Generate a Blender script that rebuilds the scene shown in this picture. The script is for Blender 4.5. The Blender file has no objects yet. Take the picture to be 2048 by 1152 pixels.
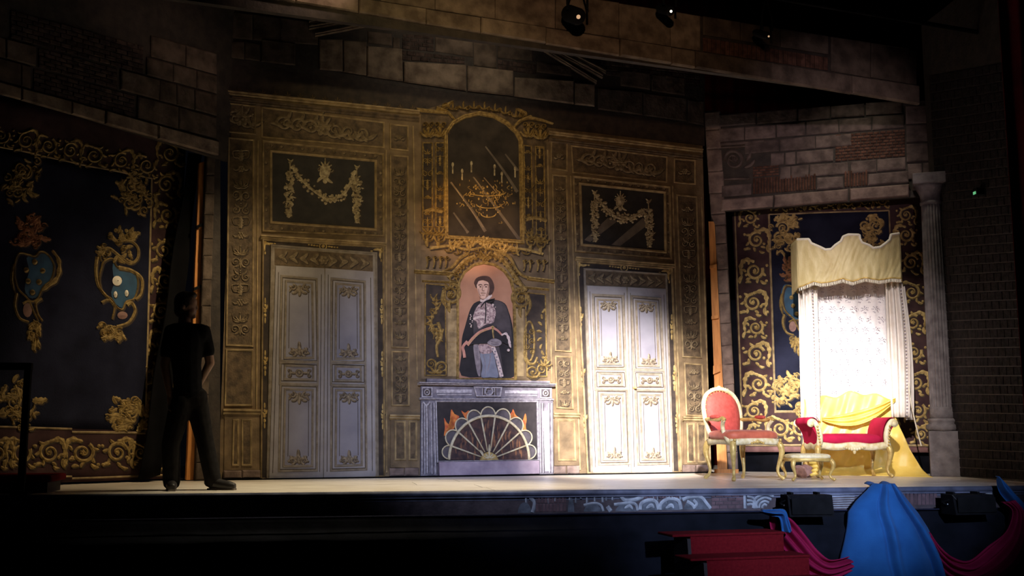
import bpy, bmesh, math, random
from mathutils import Vector, Matrix
pi = math.pi
sc = bpy.context.scene
C = sc.collection
# ------------------------------------------------------------------ camera
F = 2150.0; TH = math.atan2(289.0, F); CZ = 0.51          # z = 0 is the stage floor
cam = bpy.data.cameras.new('camera'); cam.sensor_width = 36; cam.lens = F / 2048 * 36
cam.clip_start = .05; cam.clip_end = 100
co = bpy.data.objects.new('camera', cam); C.objects.link(co)
co.location = (0, 0, CZ); co.rotation_euler = (pi/2 + TH, 0, 0); sc.camera = co
# ------------------------------------------------------------------ world, exposure
w = bpy.data.worlds.new('World'); sc.world = w; w.use_nodes = True
w.node_tree.nodes['Background'].inputs[0].default_value = (.30, .32, .5, 1)
w.node_tree.nodes['Background'].inputs[1].default_value = .0035
vs = sc.view_settings; vs.view_transform = 'Standard'; vs.look = 'None'; vs.gamma = 1
vs.use_curve_mapping = False; vs.exposure = 0
# ------------------------------------------------------------------ pixel -> place
def ray(px, py):
    x = (px - 1024) / F; u = (576 - py) / F
    return Vector((x, math.cos(TH) - u*math.sin(TH), math.sin(TH) + u*math.cos(TH)))
def floor_pt(px, py, z=0.0):
    r = ray(px, py); t = (z - CZ) / r.z
    return Vector((r.x*t, r.y*t, z))
class Plane:
    """upright plane over two points of the floor"""
    def __init__(s, a, b):
        s.o = Vector(a); s.o.z = 0
        d = Vector(b) - Vector(a); d.z = 0; s.d = d.normalized(); s.L = d.length
        s.n = Vector((s.d.y, -s.d.x, 0)); s.rz = math.atan2(s.d.y, s.d.x)
    def uv(s, px, py):
        r = ray(px, py); c = Vector((0, 0, CZ))
        t = (s.o - c).dot(s.n) / r.dot(s.n); p = c + r*t
        return ((p - s.o).dot(s.d), p.z)
    def shift(s, k):
        q = s.o + s.n*k; return Plane(q, q + s.d*s.L)
    def at(s, u, k=0, z=0): return s.o + s.d*u + s.n*k + Vector((0, 0, z))
def fp(a, b): return Plane(floor_pt(*a), floor_pt(*b))
PB = fp((440, 960.5), (1420, 945.5))        # painted back flat
PL = fp((0, 984), (437, 960.5))             # left flat
PR = fp((1443, 945.5), (1890, 951))         # right flat
PCL = fp((0, 975), (400, 958))              # left painted curtain
PCR = PR.shift(-.45)                        # right painted curtain
PM = PB.shift(2.6)                          # header over the stage front
PA = fp((0, 990), (2048, 971))              # front edge of the stage
PT = fp((1600, 948.6), (1845, 950))         # throne canopy
# ------------------------------------------------------------------ stage lamps and added fills (out of frame, over the stage and in the house)
def spot(name, loc, tgt, e, col, deg, blend=.6, r=.12):
    l = bpy.data.lights.new(name, 'SPOT'); l.energy = e; l.color = col
    l.spot_size = math.radians(deg); l.spot_blend = blend; l.shadow_soft_size = r
    o = bpy.data.objects.new(name, l); C.objects.link(o); o.location = loc
    o.rotation_euler = (Vector(tgt) - Vector(loc)).to_track_quat('-Z', 'Y').to_euler()
    return o
def tp(pl, px, py):
    u, z = pl.uv(px, py); return pl.at(u, 0, z)
spot('throne_key_lamp', (-.6, -.5, 6.6), tp(PT, 1645, 775), 24000, (1, .94, .88), 8.4, .9)
spot('throne_wide_lamp', (-.4, -.5, 6.6), tp(PT, 1630, 800), 10000, (1, .88, .82), 16, 1.0)
spot('throne_edge_lamp', (4.0, 11.9, 6.4), tp(PT, 1700, 560), 170, (1, .9, .68), 46, .9)
spot('door_lamp', (.8, .5, 6.9), tp(PB, 1240, 840), 46000, (1, .90, .82), 12.6, 1.0)
spot('door_wide_lamp', (.8, .3, 6.9), tp(PB, 1040, 890), 4600, (.62, .70, 1), 25, 1.0)
spot('portrait_lamp', (.2, -1.0, 3.6), tp(PB, 985, 660), 760, (1, .62, .52), 12, 1.0)
spot('left_floor_lamp', (.2, 10.5, 5.6), floor_pt(780, 976), 1450, (1, .84, .56), 46, .8)
spot('amber_lamp', (-.3, -1.0, 3.4), tp(PB, 830, 400), 1900, (1, .74, .36), 20, 1.0)
spot('amber_mirror_lamp', (.3, -1.0, 3.3), tp(PB, 940, 452), 4200, (1, .50, .13), 5.4, .35)
spot('blue_front_lamp', (4.4, -2.0, 4.2), tp(PA, 1790, 905), 4700, (.56, .68, 1), 12.5, 1.0)
spot('blue_fascia_lamp', (4.4, -2.0, 4.2), tp(PA, 1500, 980), 6200, (.56, .68, 1), 15, 1.0)
spot('curtain_lamp', (-1.3, 10.4, 4.6), tp(PCL, 290, 840), 420, (1, .76, .45), 50, 1.0)
spot('left_flat_fill', (-1.0, 8.8, 5.2), tp(PL, 330, 230), 62, (1, .68, .52), 52, 1.0)  # unseen fill added to brighten the left flat
spot('right_wash_lamp', (1.5, -1.5, 3.0), tp(PR, 1630, 360), 1900, (1, .76, .78), 12.5, 1.0)
spot('header_fill', (0, -1.5, 3.2), tp(PM, 1180, 95), 800, (1, .60, .34), 21, 1.0)  # unseen fill added to lift the header out of the dark
spot('frieze_fill', (.0, 11.3, 5.7), tp(PB, 900, 150), 34, (1, .82, .60), 90, 1.0)  # overhead fill added to brighten the stones above the panelling
# ------------------------------------------------------------------ materials
def lin(c): return (c[0], c[1], c[2], 1)
MATS = {}
def mat(name, c1, c2=None, scale=9, rough=.75, bump=.0, bscale=None, metal=0, detail=6, rnd=.0, lo=.35, hi=.65, emit=None, sheen=0, stretch=None):
    m = bpy.data.materials.new(name); m.use_nodes = True; nt = m.node_tree; N = nt.nodes; L = nt.links
    b = N['Principled BSDF']; b.inputs['Roughness'].default_value = rough; b.inputs['Metallic'].default_value = metal
    c2 = c2 or tuple(x*.62 for x in c1)
    tc = N.new('ShaderNodeTexCoord'); nz = N.new('ShaderNodeTexNoise'); nz.inputs['Scale'].default_value = scale; nz.inputs['Detail'].default_value = detail
    src = tc.outputs['Object']
    if stretch:
        mp = N.new('ShaderNodeMapping'); mp.inputs['Scale'].default_value = stretch; L.new(src, mp.inputs[0]); src = mp.outputs[0]
    L.new(src, nz.inputs['Vector'])
    rp = N.new('ShaderNodeValToRGB'); rp.color_ramp.elements[0].position = lo; rp.color_ramp.elements[1].position = hi
    rp.color_ramp.elements[0].color = lin(c2); rp.color_ramp.elements[1].color = lin(c1)
    L.new(nz.outputs['Fac'], rp.inputs[0]); out = rp.outputs[0]
    if rnd:
        oi = N.new('ShaderNodeObjectInfo'); mr = N.new('ShaderNodeMapRange'); mr.inputs[3].default_value = 1-rnd; mr.inputs[4].default_value = 1+rnd*.6
        L.new(oi.outputs['Random'], mr.inputs[0]); mx = N.new('ShaderNodeVectorMath'); mx.operation = 'SCALE'
        L.new(out, mx.inputs[0]); L.new(mr.outputs[0], mx.inputs['Scale']); out = mx.outputs[0]
    L.new(out, b.inputs['Base Color'])
    if bump:
        n2 = N.new('ShaderNodeTexNoise'); n2.inputs['Scale'].default_value = bscale or scale*3; n2.inputs['Detail'].default_value = 8
        L.new(src, n2.inputs['Vector']); bp = N.new('ShaderNodeBump'); bp.inputs['Strength'].default_value = bump; bp.inputs['Distance'].default_value = .02
        L.new(n2.outputs['Fac'], bp.inputs['Height']); L.new(bp.outputs[0], b.inputs['Normal'])
    if emit:
        b.inputs['Emission Color'].default_value = lin(emit[:3]); b.inputs['Emission Strength'].default_value = emit[3]
    if sheen: b.inputs['Sheen Weight'].default_value = sheen
    if rough >= .9: b.inputs['Specular IOR Level'].default_value = .08
    MATS[name] = m; return m
mat('wall_paint', (.235, .163, .088), (.110, .075, .040), 5, bump=.25, bscale=40)
mat('panel_paint', (.160, .110, .060), (.058, .039, .022), 12, bump=.4, bscale=50)
mat('dark_panel', (.028, .024, .022), (.014, .012, .012), 8, bump=.1)
mat('dark_band', (.05, .034, .026), (.02, .014, .012), 10)
mat('wall_gold', (.29, .22, .125), (.13, .094, .05), 24, bump=.35, rnd=.12)
mat('gold', (.45, .315, .105), (.18, .115, .036), 28, bump=.3, rnd=.1)
mat('gold_pale', (.60, .44, .17), (.30, .20, .065), 25, bump=.2, rnd=.1)
mat('gold_line', (.44, .325, .165), (.20, .142, .070), 10, bump=.2, rnd=.1)
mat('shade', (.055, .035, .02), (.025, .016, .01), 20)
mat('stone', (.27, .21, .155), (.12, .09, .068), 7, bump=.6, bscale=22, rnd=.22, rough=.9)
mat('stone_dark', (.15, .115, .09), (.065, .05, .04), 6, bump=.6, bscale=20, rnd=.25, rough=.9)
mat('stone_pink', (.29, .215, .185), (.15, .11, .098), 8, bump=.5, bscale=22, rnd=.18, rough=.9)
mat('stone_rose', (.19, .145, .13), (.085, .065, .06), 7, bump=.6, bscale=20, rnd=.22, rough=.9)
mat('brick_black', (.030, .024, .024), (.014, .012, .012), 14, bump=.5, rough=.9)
mat('mortar', (.05, .038, .03), (.022, .017, .014), 8, bump=.4)
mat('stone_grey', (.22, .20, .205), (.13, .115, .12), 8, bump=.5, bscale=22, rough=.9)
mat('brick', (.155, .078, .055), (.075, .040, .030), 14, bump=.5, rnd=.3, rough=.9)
mat('brick_dark', (.10, .07, .06), (.04, .03, .028), 14, bump=.5, rnd=.3, rough=.9)
mat('wood', (.78, .34, .09), (.55, .21, .05), 6, rough=.6, stretch=(6, 6, .6))  # orange of the backstage light is put into the wood colour
mat('door_orn', (.34, .285, .21), (.15, .115, .08), 30, bump=.2)
mat('door_white', (.36, .34, .35), (.27, .25, .26), 4, bump=.15, bscale=30, rough=.65)
mat('door_mould', (.29, .25, .20), (.19, .155, .115), 14, bump=.2)
mat('door_line', (.10, .075, .05), (.05, .036, .024), 20)
mat('door_field', (.285, .28, .335), (.215, .21, .26), 3, bump=.1)
mat('marble', (.27, .25, .30), (.13, .12, .15), 12, bump=.3, bscale=30)
mat('marble_line', (.62, .60, .66), (.32, .30, .36), 30)
mat('marble_dark', (.12, .105, .125), (.06, .052, .065), 12)
mat('hearth_dark', (.035, .028, .032), (.018, .014, .018), 12)
mat('hearth_slab', (.44, .36, .45), (.30, .24, .32), 7, bump=.3)
mat('flame', (.80, .28, .06), (.55, .10, .04), 22)
mat('flame_tip', (.85, .45, .15), (.75, .25, .06), 25)
mat('ember', (.09, .045, .04), (.03, .018, .024), 14, lo=.4, hi=.6)
mat('ember_lit', (.30, .14, .07), (.12, .055, .04), 14)
mat('fan_gold', (.74, .68, .50), (.52, .45, .30), 25)
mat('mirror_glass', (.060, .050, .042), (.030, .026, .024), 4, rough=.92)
mat('mirror_glow', (.30, .15, .05), (.10, .05, .02), 16)
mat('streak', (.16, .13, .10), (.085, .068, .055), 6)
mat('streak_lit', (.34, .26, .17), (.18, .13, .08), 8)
mat('flower', (.52, .44, .27), (.22, .17, .10), 30, bump=.3)
mat('curtain_navy', (.020, .022, .044), (.011, .012, .024), 3, rough=.9, bump=.2, bscale=60)
mat('curtain_maroon', (.075, .042, .042), (.040, .022, .026), 5, rough=.9, bump=.2)
mat('curtain_hem', (.24, .13, .12), (.14, .07, .07), 7, rough=.9)
mat('shield_blue', (.026, .095, .19), (.017, .06, .12), 10)
mat('red_leaf', (.36, .16, .07), (.20, .08, .04), 18)
mat('pinkish', (.30, .17, .14), (.2, .11, .10), 18)
mat('floor_wood', (.84, .78, .69), (.62, .55, .46), 2.5, rough=.36, bump=.12, stretch=(1, 5, 1), rnd=.08)
mat('nosing', (.15, .16, .23), (.07, .075, .11), 6, rough=.4)
mat('shadow_black', (.005, .005, .006), None, 5, rough=.95)  # black for shade built as solid pieces
mat('black_cloth', (.009, .010, .016), (.005, .006, .009), 5, rough=.95, bump=.15)
mat('pit_floor', (.012, .012, .015), None, 5, rough=.9)
mat('fascia', (.10, .075, .085), (.05, .038, .045), 9, bump=.3)
mat('fascia_brick', (.17, .10, .11), (.09, .05, .06), 14, rnd=.2)
mat('fascia_line', (.48, .52, .58), (.28, .30, .34), 16)
mat('fascia_grey', (.16, .18, .22), (.07, .08, .10), 14)
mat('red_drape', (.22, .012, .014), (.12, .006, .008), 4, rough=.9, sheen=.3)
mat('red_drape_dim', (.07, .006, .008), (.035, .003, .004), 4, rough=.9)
mat('red_carpet', (.16, .008, .012), (.12, .005, .009), 40, rough=.95, bump=.3, bscale=200)
mat('step_black', (.02, .012, .014), None, 8)
mat('blue_cloth', (.022, .12, .35), (.016, .088, .27), 5, rough=.9, sheen=.1, bump=.12, bscale=120)
mat('magenta', (.34, .014, .07), (.25, .009, .05), 6, rough=.9)
mat('black_box', (.010, .010, .012), None, 20, rough=.92, bump=.2, bscale=160)
mat('black_metal', (.010, .010, .011), None, 9, rough=.92)
mat('steel', (.5, .5, .5), None, 9, rough=.3, metal=1)
mat('lens', (.9, .85, .7), None, 9, emit=(1, .9, .7, 4))
mat('lens_dim', (.9, .6, .4), None, 9, emit=(1, .62, .35, .5))
mat('lens_green', (.3, .9, .5), None, 9, emit=(.25, 1, .45, .35))
mat('gilt', (.72, .52, .17), (.50, .33, .09), 22, rough=.42, metal=.25, bump=.15)
mat('gilt_cream', (.84, .76, .52), (.66, .54, .26), 20, rough=.5, bump=.15)
mat('salmon_silk', (.58, .09, .07), (.47, .065, .05), 26, rough=.7, bump=.15)
mat('seat_silk', (.62, .15, .075), (.5, .10, .05), 14, rough=.6, sheen=.2)
mat('crimson', (.52, .018, .07), (.42, .013, .05), 6, rough=.9)
mat('satin', (.85, .64, .15), (.74, .52, .09), 6, rough=.45, bump=.12, bscale=18)
mat('valance_silk', (.73, .62, .33), (.63, .51, .24), 9, rough=.5, bump=.35, bscale=26, stretch=(1, 1, .5))
mat('white_trim', (.86, .82, .70), (.8, .75, .62), 12)
mat('lace', (.83, .80, .82), (.76, .73, .76), 40, rough=.85)
mat('lace_grey', (.42, .38, .46), (.30, .27, .34), 30)
mat('drape_white', (.82, .77, .74), (.72, .66, .60), 8, rough=.8)
mat('skin', (.34, .20, .14), (.28, .16, .11), 20, rough=.6)
mat('hair', (.035, .025, .02), None, 60, rough=.7)
mat('shirt_black', (.012, .012, .014), None, 20, rough=.95)
mat('trouser', (.020, .018, .018), None, 20, rough=.95)
mat('shoe', (.02, .016, .015), None, 20, rough=.5)
mat('shoe_pale', (.16, .13, .11), None, 20, rough=.6)
mat('p_bg', (.54, .29, .19), (.37, .18, .115), 3, lo=.3, hi=.7)
mat('p_bg_light', (.60, .36, .26), (.50, .28, .19), 3)
mat('p_black', (.022, .02, .026), (.012, .011, .015), 10)
mat('p_cloak', (.085, .072, .082), (.05, .042, .05), 8)
mat('p_skin', (.80, .55, .46), (.66, .42, .34), 9)
mat('p_skin_shade', (.42, .25, .2), None, 9)
mat('p_hair', (.10, .05, .04), (.05, .025, .022), 14)
mat('p_white', (.80, .68, .66), (.55, .44, .44), 30)
mat('p_lace', (.55, .42, .43), (.25, .17, .19), 40, lo=.42, hi=.58)
mat('p_blue', (.30, .33, .42), (.20, .22, .29), 8)
mat('p_grey', (.34, .30, .33), (.20, .17, .20), 18)
mat('p_strap', (.66, .33, .26), (.45, .2, .16), 12)
# ------------------------------------------------------------------ object helpers
def tag(o, label, cat, group=None, kind=None):
    o['label'] = label; o['category'] = cat
    if group: o['group'] = group
    if kind: o['kind'] = kind
    return o
def empty(name, loc, rz=0, label=None, cat=None, group=None, kind=None):
    o = bpy.data.objects.new(name, None); C.objects.link(o); o.location = loc; o.rotation_euler = (0, 0, rz)
    o.empty_display_size = .1
    if label: tag(o, label, cat, group, kind)
    return o
def copy_tree(o, parent=None):
    c = o.copy(); C.objects.link(c); c.parent = parent
    for ch in [x for x in list(o.children)]: copy_tree(ch, c)
    return c
class MB:
    def __init__(s): s.v = []; s.f = []
    def add(s, vs, fs):
        k = len(s.v); s.v += [tuple(q) for q in vs]; s.f += [tuple(i + k for i in f) for f in fs]
    def box(s, x0, x1, y0, y1, z0, z1, ch=0.0):
        if ch <= 0:
            s.add([(x, y, z) for z in (z0, z1) for y in (y0, y1) for x in (x0, x1)],
                  [(0, 2, 3, 1), (4, 5, 7, 6), (0, 1, 5, 4), (2, 6, 7, 3), (0, 4, 6, 2), (1, 3, 7, 5)])
        else:
            bm = bmesh.new(); bmesh.ops.create_cube(bm, size=1)
            for q in bm.verts: q.co = Vector(((x0+x1)/2 + q.co.x*(x1-x0), (y0+y1)/2 + q.co.y*(y1-y0), (z0+z1)/2 + q.co.z*(z1-z0)))
            bmesh.ops.bevel(bm, geom=bm.edges[:], offset=ch, segments=2, affect='EDGES', profile=.5)
            bm.verts.index_update(); s.add([q.co[:] for q in bm.verts], [[q.index for q in f.verts] for f in bm.faces]); bm.free()
    def prism(s, pts, y0, y1):
        """polygon in x,z; y0 back face, y1 front face (front is smaller y)"""
        n = len(pts)
        A = sum(pts[i][0]*pts[(i+1) % n][1] - pts[(i+1) % n][0]*pts[i][1] for i in range(n))
        if A < 0: pts = pts[::-1]
        vs = [(p[0], y1, p[1]) for p in pts] + [(p[0], y0, p[1]) for p in pts]
        fs = [tuple(range(n)), tuple(range(2*n-1, n-1, -1))] + [(i, i+n, (i+1) % n + n, (i+1) % n) for i in range(n)]
        s.add(vs, fs)
    def chamfer(s, quad, y0, y1, c):
        q = inset(quad, c); n = len(quad)
        vs = [(p[0], y0, p[1]) for p in quad] + [(p[0], y1 + (y0-y1)*.35, p[1]) for p in quad] + [(p[0], y1, p[1]) for p in q]
        fs = [tuple(range(2*n, 3*n))]
        for i in range(n):
            j = (i+1) % n
            fs += [(i, j, j+n, i+n), (i+n, j+n, j+2*n, i+2*n)]
        s.add(vs, fs)
    def tube(s, pts, rad, n=8, caps=True, sq=None):
        """round sweep along 3-D points; sq = (a, b) squashes the section"""
        P = [Vector(p) for p in pts]; R = rad if isinstance(rad, (list, tuple)) else [rad]*len(P)
        k0 = len(s.v); up = None
        for i, p in enumerate(P):
            t = (P[min(i+1, len(P)-1)] - P[max(i-1, 0)]).normalized()
            if up is None:
                up = Vector((0, 1, 0)) if abs(t.y) < .9 else Vector((1, 0, 0))
            a = (up - t*up.dot(t)).normalized(); b = t.cross(a); up = a
            for j in range(n):
                g = 2*pi*j/n; ka, kb = sq or (1, 1)
                s.v.append(tuple(p + (a*math.cos(g)*ka + b*math.sin(g)*kb)*R[i]))
        for i in range(len(P)-1):
            for j in range(n):
                s.f.append((k0+i*n+j, k0+i*n+(j+1) % n, k0+(i+1)*n+(j+1) % n, k0+(i+1)*n+j))
        if caps:
            s.f.append(tuple(k0+j for j in range(n-1, -1, -1))); s.f.append(tuple(k0+(len(P)-1)*n+j for j in range(n)))
    def lathe(s, prof, n=24, cx=0, cy=0, flute=0, nf=0):
        k0 = len(s.v)
        for r, z in prof:
            for j in range(n):
                g = 2*pi*j/n; rr = r*(1 - (flute if flute and (j % 3 == 1) else 0)) if nf else r
                s.v.append((cx + rr*math.cos(g), cy + rr*math.sin(g), z))
        for i in range(len(prof)-1):
            for j in range(n):
                s.f.append((k0+i*n+j, k0+i*n+(j+1) % n, k0+(i+1)*n+(j+1) % n, k0+(i+1)*n+j))
        s.f.append(tuple(k0+j for j in range(n-1, -1, -1))); s.f.append(tuple(k0+(len(prof)-1)*n+j for j in range(n)))
    def pillow(s, c, sx, sy, sz, nu=20, nv=10, e=.45, fn=None):
        """rounded cushion"""
        k0 = len(s.v)
        def sp(x, p): return math.copysign(abs(x)**p, x)
        for i in range(nv+1):
            th = -pi/2 + pi*i/nv
            for j in range(nu):
                ph = 2*pi*j/nu
                x = sx*sp(math.cos(th), e)*sp(math.cos(ph), e); y = sy*sp(math.cos(th), e)*sp(math.sin(ph), e); z = sz*sp(math.sin(th), .8)
                if fn: x, y, z = fn(x, y, z)
                s.v.append((c[0]+x, c[1]+y, c[2]+z))
        for i in range(nv):
            for j in range(nu):
                s.f.append((k0+i*nu+j, k0+i*nu+(j+1) % nu, k0+(i+1)*nu+(j+1) % nu, k0+(i+1)*nu+j))
    def sphere(s, c, r, n=10, k=(1, 1, 1)):
        s.pillow(c, r*k[0], r*k[1], r*k[2], n, max(4, n//2), 1.0, None)
    def grid(s, nu, nv, fn):
        k0 = len(s.v)
        for i in range(nv+1):
            for j in range(nu+1): s.v.append(tuple(fn(j/nu, i/nv)))
        for i in range(nv):
            for j in range(nu):
                a = k0+i*(nu+1)+j; s.f.append((a, a+1, a+nu+2, a+nu+1))
    def mesh(s, name, m, smooth=False):
        me = bpy.data.meshes.new(name); me.from_pydata(s.v, [], s.f); me.validate(); me.update()
        me.materials.append(MATS[m])
        if smooth: me.polygons.foreach_set('use_smooth', [True]*len(me.polygons))
        return me
    def build(s, name, m, parent=None, smooth=False, solid=0, kind=None, label=None):
        o = bpy.data.objects.new(name, s.mesh(name, m, smooth)); C.objects.link(o)
        if parent: o.parent = parent
        if solid:
            md = o.modifiers.new('thickness', 'SOLIDIFY'); md.thickness = solid; md.offset = 0
        if kind: o['kind'] = kind
        if label: o['label'] = label
        return o
def inset(q, d):
    n = len(q); A = sum(q[i][0]*q[(i+1) % n][1] - q[(i+1) % n][0]*q[i][1] for i in range(n)); sg = 1 if A > 0 else -1
    L = []
    for i in range(n):
        a = Vector(q[i]); b = Vector(q[(i+1) % n]); t = (b-a).normalized(); nn = Vector((-t.y, t.x))*sg
        L.append((a + nn*d, t))
    out = []
    for i in range(n):
        p, t = L[i-1]; r, u = L[i]; den = t.x*u.y - t.y*u.x
        if abs(den) < 1e-6: out.append(tuple(r)); continue
        k = ((r.x-p.x)*u.y - (r.y-p.y)*u.x)/den; out.append(tuple(p + t*k))
    return out
def smooth_pts(p, n=None, closed=False):
    p = [Vector(q) for q in p]
    if len(p) < 3 and not closed: return p if not n else [p[0].lerp(p[1], i/n) for i in range(n+1)]
    m = len(p); segs = m if closed else m-1; k = max(2, (n or segs*5)//segs); out = []
    for i in range(segs):
        if closed: a, b, c, d = p[(i-1) % m], p[i], p[(i+1) % m], p[(i+2) % m]
        else: a, b, c, d = p[max(i-1, 0)], p[i], p[i+1], p[min(i+2, m-1)]
        for j in range(k):
            t = j/k
            out.append(.5*((2*b) + (c-a)*t + (2*a-5*b+4*c-d)*t*t + (-a+3*b-3*c+d)*t**3))
    if not closed: out.append(p[-1])
    return out
def crop(x0, y0, s):
    return lambda x, y: (x0 + x/s, y0 + y/s)
class Board:
    """something on an upright plane: a root, and a map from photo pixels to its own x,z"""
    def __init__(s, plane, root=None, u0=0.0, surf=None):
        s.p = plane; s.root = root; s.u0 = u0; s.surf = surf
    def P(s, px, py):
        u, z = s.p.uv(px, py); return (u - s.u0, z)
    def Q(s, pts): return [s.P(*p) for p in pts]
    def k(s, px, py):
        a = s.P(px, py); b = s.P(px+1, py+1); return math.hypot(a[0]-b[0], a[1]-b[1])/1.414
def board(plane, name, px, py, label, cat, group=None, kind=None, surf=None, k=0):
    u0 = plane.uv(px, py)[0]
    return Board(plane, empty(name, plane.at(u0, k), plane.rz, label, cat, group, kind), u0, surf)
def poly(B, name, pts, y0, y1, m, parent=None, **kw):
    mb = MB(); mb.prism(B.Q(pts), -y0, -y1); return mb.build(name, m, parent or B.root, **kw)
def frame(B, name, pts, wpx, y0, y1, m, parent=None, inner=True):
    """mitred moulding around a polygon of pixels (mb of a rounded profile)"""
    q = B.Q(pts); w_ = wpx*B.k(*pts[0])
    prof = [(0, y0), (.12, y0+(y1-y0)*.8), (.35, y1), (.6, y0+(y1-y0)*.55), (.8, y0+(y1-y0)*.7), (1, y0)]
    mb = MB(); n = len(q); rings = [inset(q, w_*a) for a, b in prof]
    for (a, b), r in zip(prof, rings): mb.v += [(x, -b, z) for x, z in r]
    for i in range(len(prof)-1):
        for j in range(n): mb.f.append((i*n+j, i*n+(j+1) % n, (i+1)*n+(j+1) % n, (i+1)*n+j))
    return mb.build(name, m, parent or B.root)
def rail(B, name, a, b, wpx, y0, y1, m, parent=None):
    """straight moulding from pixel a to pixel b (its top line), wpx tall"""
    c = (b[0], b[1]+wpx); d = (a[0], a[1]+wpx); q = B.Q([a, b, c, d]); mb = MB()
    prof = [(0, y0), (0, y1), (.25, y1), (.4, y0+(y1-y0)*.55), (.65, y0+(y1-y0)*.8), (.9, y0+(y1-y0)*.35), (1, y0)]
    for t, y in prof:
        for e, f in ((q[0], q[3]), (q[1], q[2])):
            mb.v.append((e[0]+(f[0]-e[0])*t, -y, e[1]+(f[1]-e[1])*t))
    n = len(prof)
    for i in range(n-1): mb.f.append((2*i, 2*i+1, 2*i+3, 2*i+2))
    mb.f.append(tuple(2*i for i in range(n))); mb.f.append(tuple(2*i+1 for i in range(n-1, -1, -1)))
    return mb.build(name, m, parent or B.root)
class Orn:
    """painted relief: tapering strokes, beads and leaves, with a dark underlayer"""
    def __init__(s, B, base=0.0, h=.006, shade=(2, 2)):
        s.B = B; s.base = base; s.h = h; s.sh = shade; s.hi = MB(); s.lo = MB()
    def _ribbon(s, mb, pts, ws, base, h):
        B = s.B; q = [B.P(*p) for p in pts]; n = len(q); k0 = len(mb.v)
        sf = B.surf or (lambda x, z: 0)
        for i, p in enumerate(q):
            a = q[max(i-1, 0)]; b = q[min(i+1, n-1)]; tx, tz = b[0]-a[0], b[1]-a[1]; l = math.hypot(tx, tz) or 1
            nx, nz = -tz/l, tx/l; w_ = max(ws[i]*B.k(*pts[i]), 1e-4)*.5
            for e, y in ((-1, base), (0, base+h), (1, base)):
                x, z = p[0]+nx*w_*e, p[1]+nz*w_*e
                mb.v.append((x, -(sf(x, z)+y), z))
        for i in range(n-1):
            for j in (0, 1): mb.f.append((k0+3*i+j, k0+3*i+j+1, k0+3*i+j+4, k0+3*i+j+3))
    def stroke(s, pts, w0, w1=None, prof='taper', n=None, shade=True, closed=False):
        p = [tuple(q) for q in smooth_pts(pts, n, closed)]
        if closed: p.append(p[0])
        m = len(p)-1; w1 = w0 if w1 is None else w1; ws = []
        for i in range(m+1):
            t = i/max(m, 1); ww = w0+(w1-w0)*t
            if prof == 'leaf': ww = w0*max(math.sin(pi*(.06+.92*t)), 0)**.75
            elif prof == 'lobe': ww = w0*max(math.sin(pi*(.08+.9*t)), 0)**.6*(1+.28*math.sin(t*5*pi*2))
            ws.append(ww)
        s._ribbon(s.hi, p, ws, s.base+.002, s.h)
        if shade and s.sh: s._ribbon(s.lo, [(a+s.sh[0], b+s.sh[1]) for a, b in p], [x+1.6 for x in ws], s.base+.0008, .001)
    def bead(s, x, y, r, ry=None, n=9, shade=True):
        B = s.B; ry = ry or r; sf = B.surf or (lambda a, b: 0)
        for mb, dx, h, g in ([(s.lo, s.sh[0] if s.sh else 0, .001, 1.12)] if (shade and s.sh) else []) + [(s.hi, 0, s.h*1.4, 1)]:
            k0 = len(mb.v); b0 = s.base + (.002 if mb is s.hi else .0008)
            c = B.P(x+dx, y+dx); mb.v.append((c[0], -(sf(*c)+b0+h), c[1]))
            for j in range(n):
                a = 2*pi*j/n; q = B.P(x+dx+r*g*math.cos(a), y+dx+ry*g*math.sin(a)); mb.v.append((q[0], -(sf(*q)+b0), q[1]))
            mb.f += [(k0, k0+1+(j+1) % n, k0+1+j) for j in range(n)]
    def spiral(s, x, y, r, turns=1.6, a0=0, d=1, w0=None, w1=None, tip=True, r1=.18, n=26):
        w0 = w0 or r*.36; w1 = w1 or r*.14; pts = []
        for i in range(n+1):
            t = i/n; rr = r*(1-t)**.85*(1-r1)+r*r1; a = a0+d*2*pi*turns*t
            pts.append((x+rr*math.cos(a), y+rr*math.sin(a)))
        s.stroke(pts, w0, w1, n=n)
        if tip: s.bead(x, y, r*.2)
    def leaf(s, x, y, L, ang, w=None, bend=.25, prof='leaf'):
        w = w or L*.34; a = math.radians(ang); dx, dy = math.cos(a), -math.sin(a); nx, ny = -dy, dx
        s.stroke([(x, y), (x+dx*L*.5+nx*L*bend*.5, y+dy*L*.5+ny*L*bend*.5), (x+dx*L+nx*L*bend*.2, y+dy*L+ny*L*bend*.2)], w, prof=prof, n=8)
    def fan(s, x, y, L, ang=90, n=5, spread=130, bead=True):
        for i in range(n):
            t = i/(n-1)-.5 if n > 1 else 0
            a = ang - t*spread; s.leaf(x, y, L*(1-.45*abs(t)), a, L*.24, .5*t)
            if bead and i % 2 == 0:
                r_ = math.radians(a); l = L*(1.05-.45*abs(t)); s.bead(x+math.cos(r_)*l, y-math.sin(r_)*l, L*.1)
    def rosette(s, x, y, r, n=6):
        for i in range(n):
            a = 2*pi*i/n; s.bead(x+math.cos(a)*r*.62, y+math.sin(a)*r*.62, r*.36, n=7)
        s.bead(x, y, r*.3, n=7)
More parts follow.
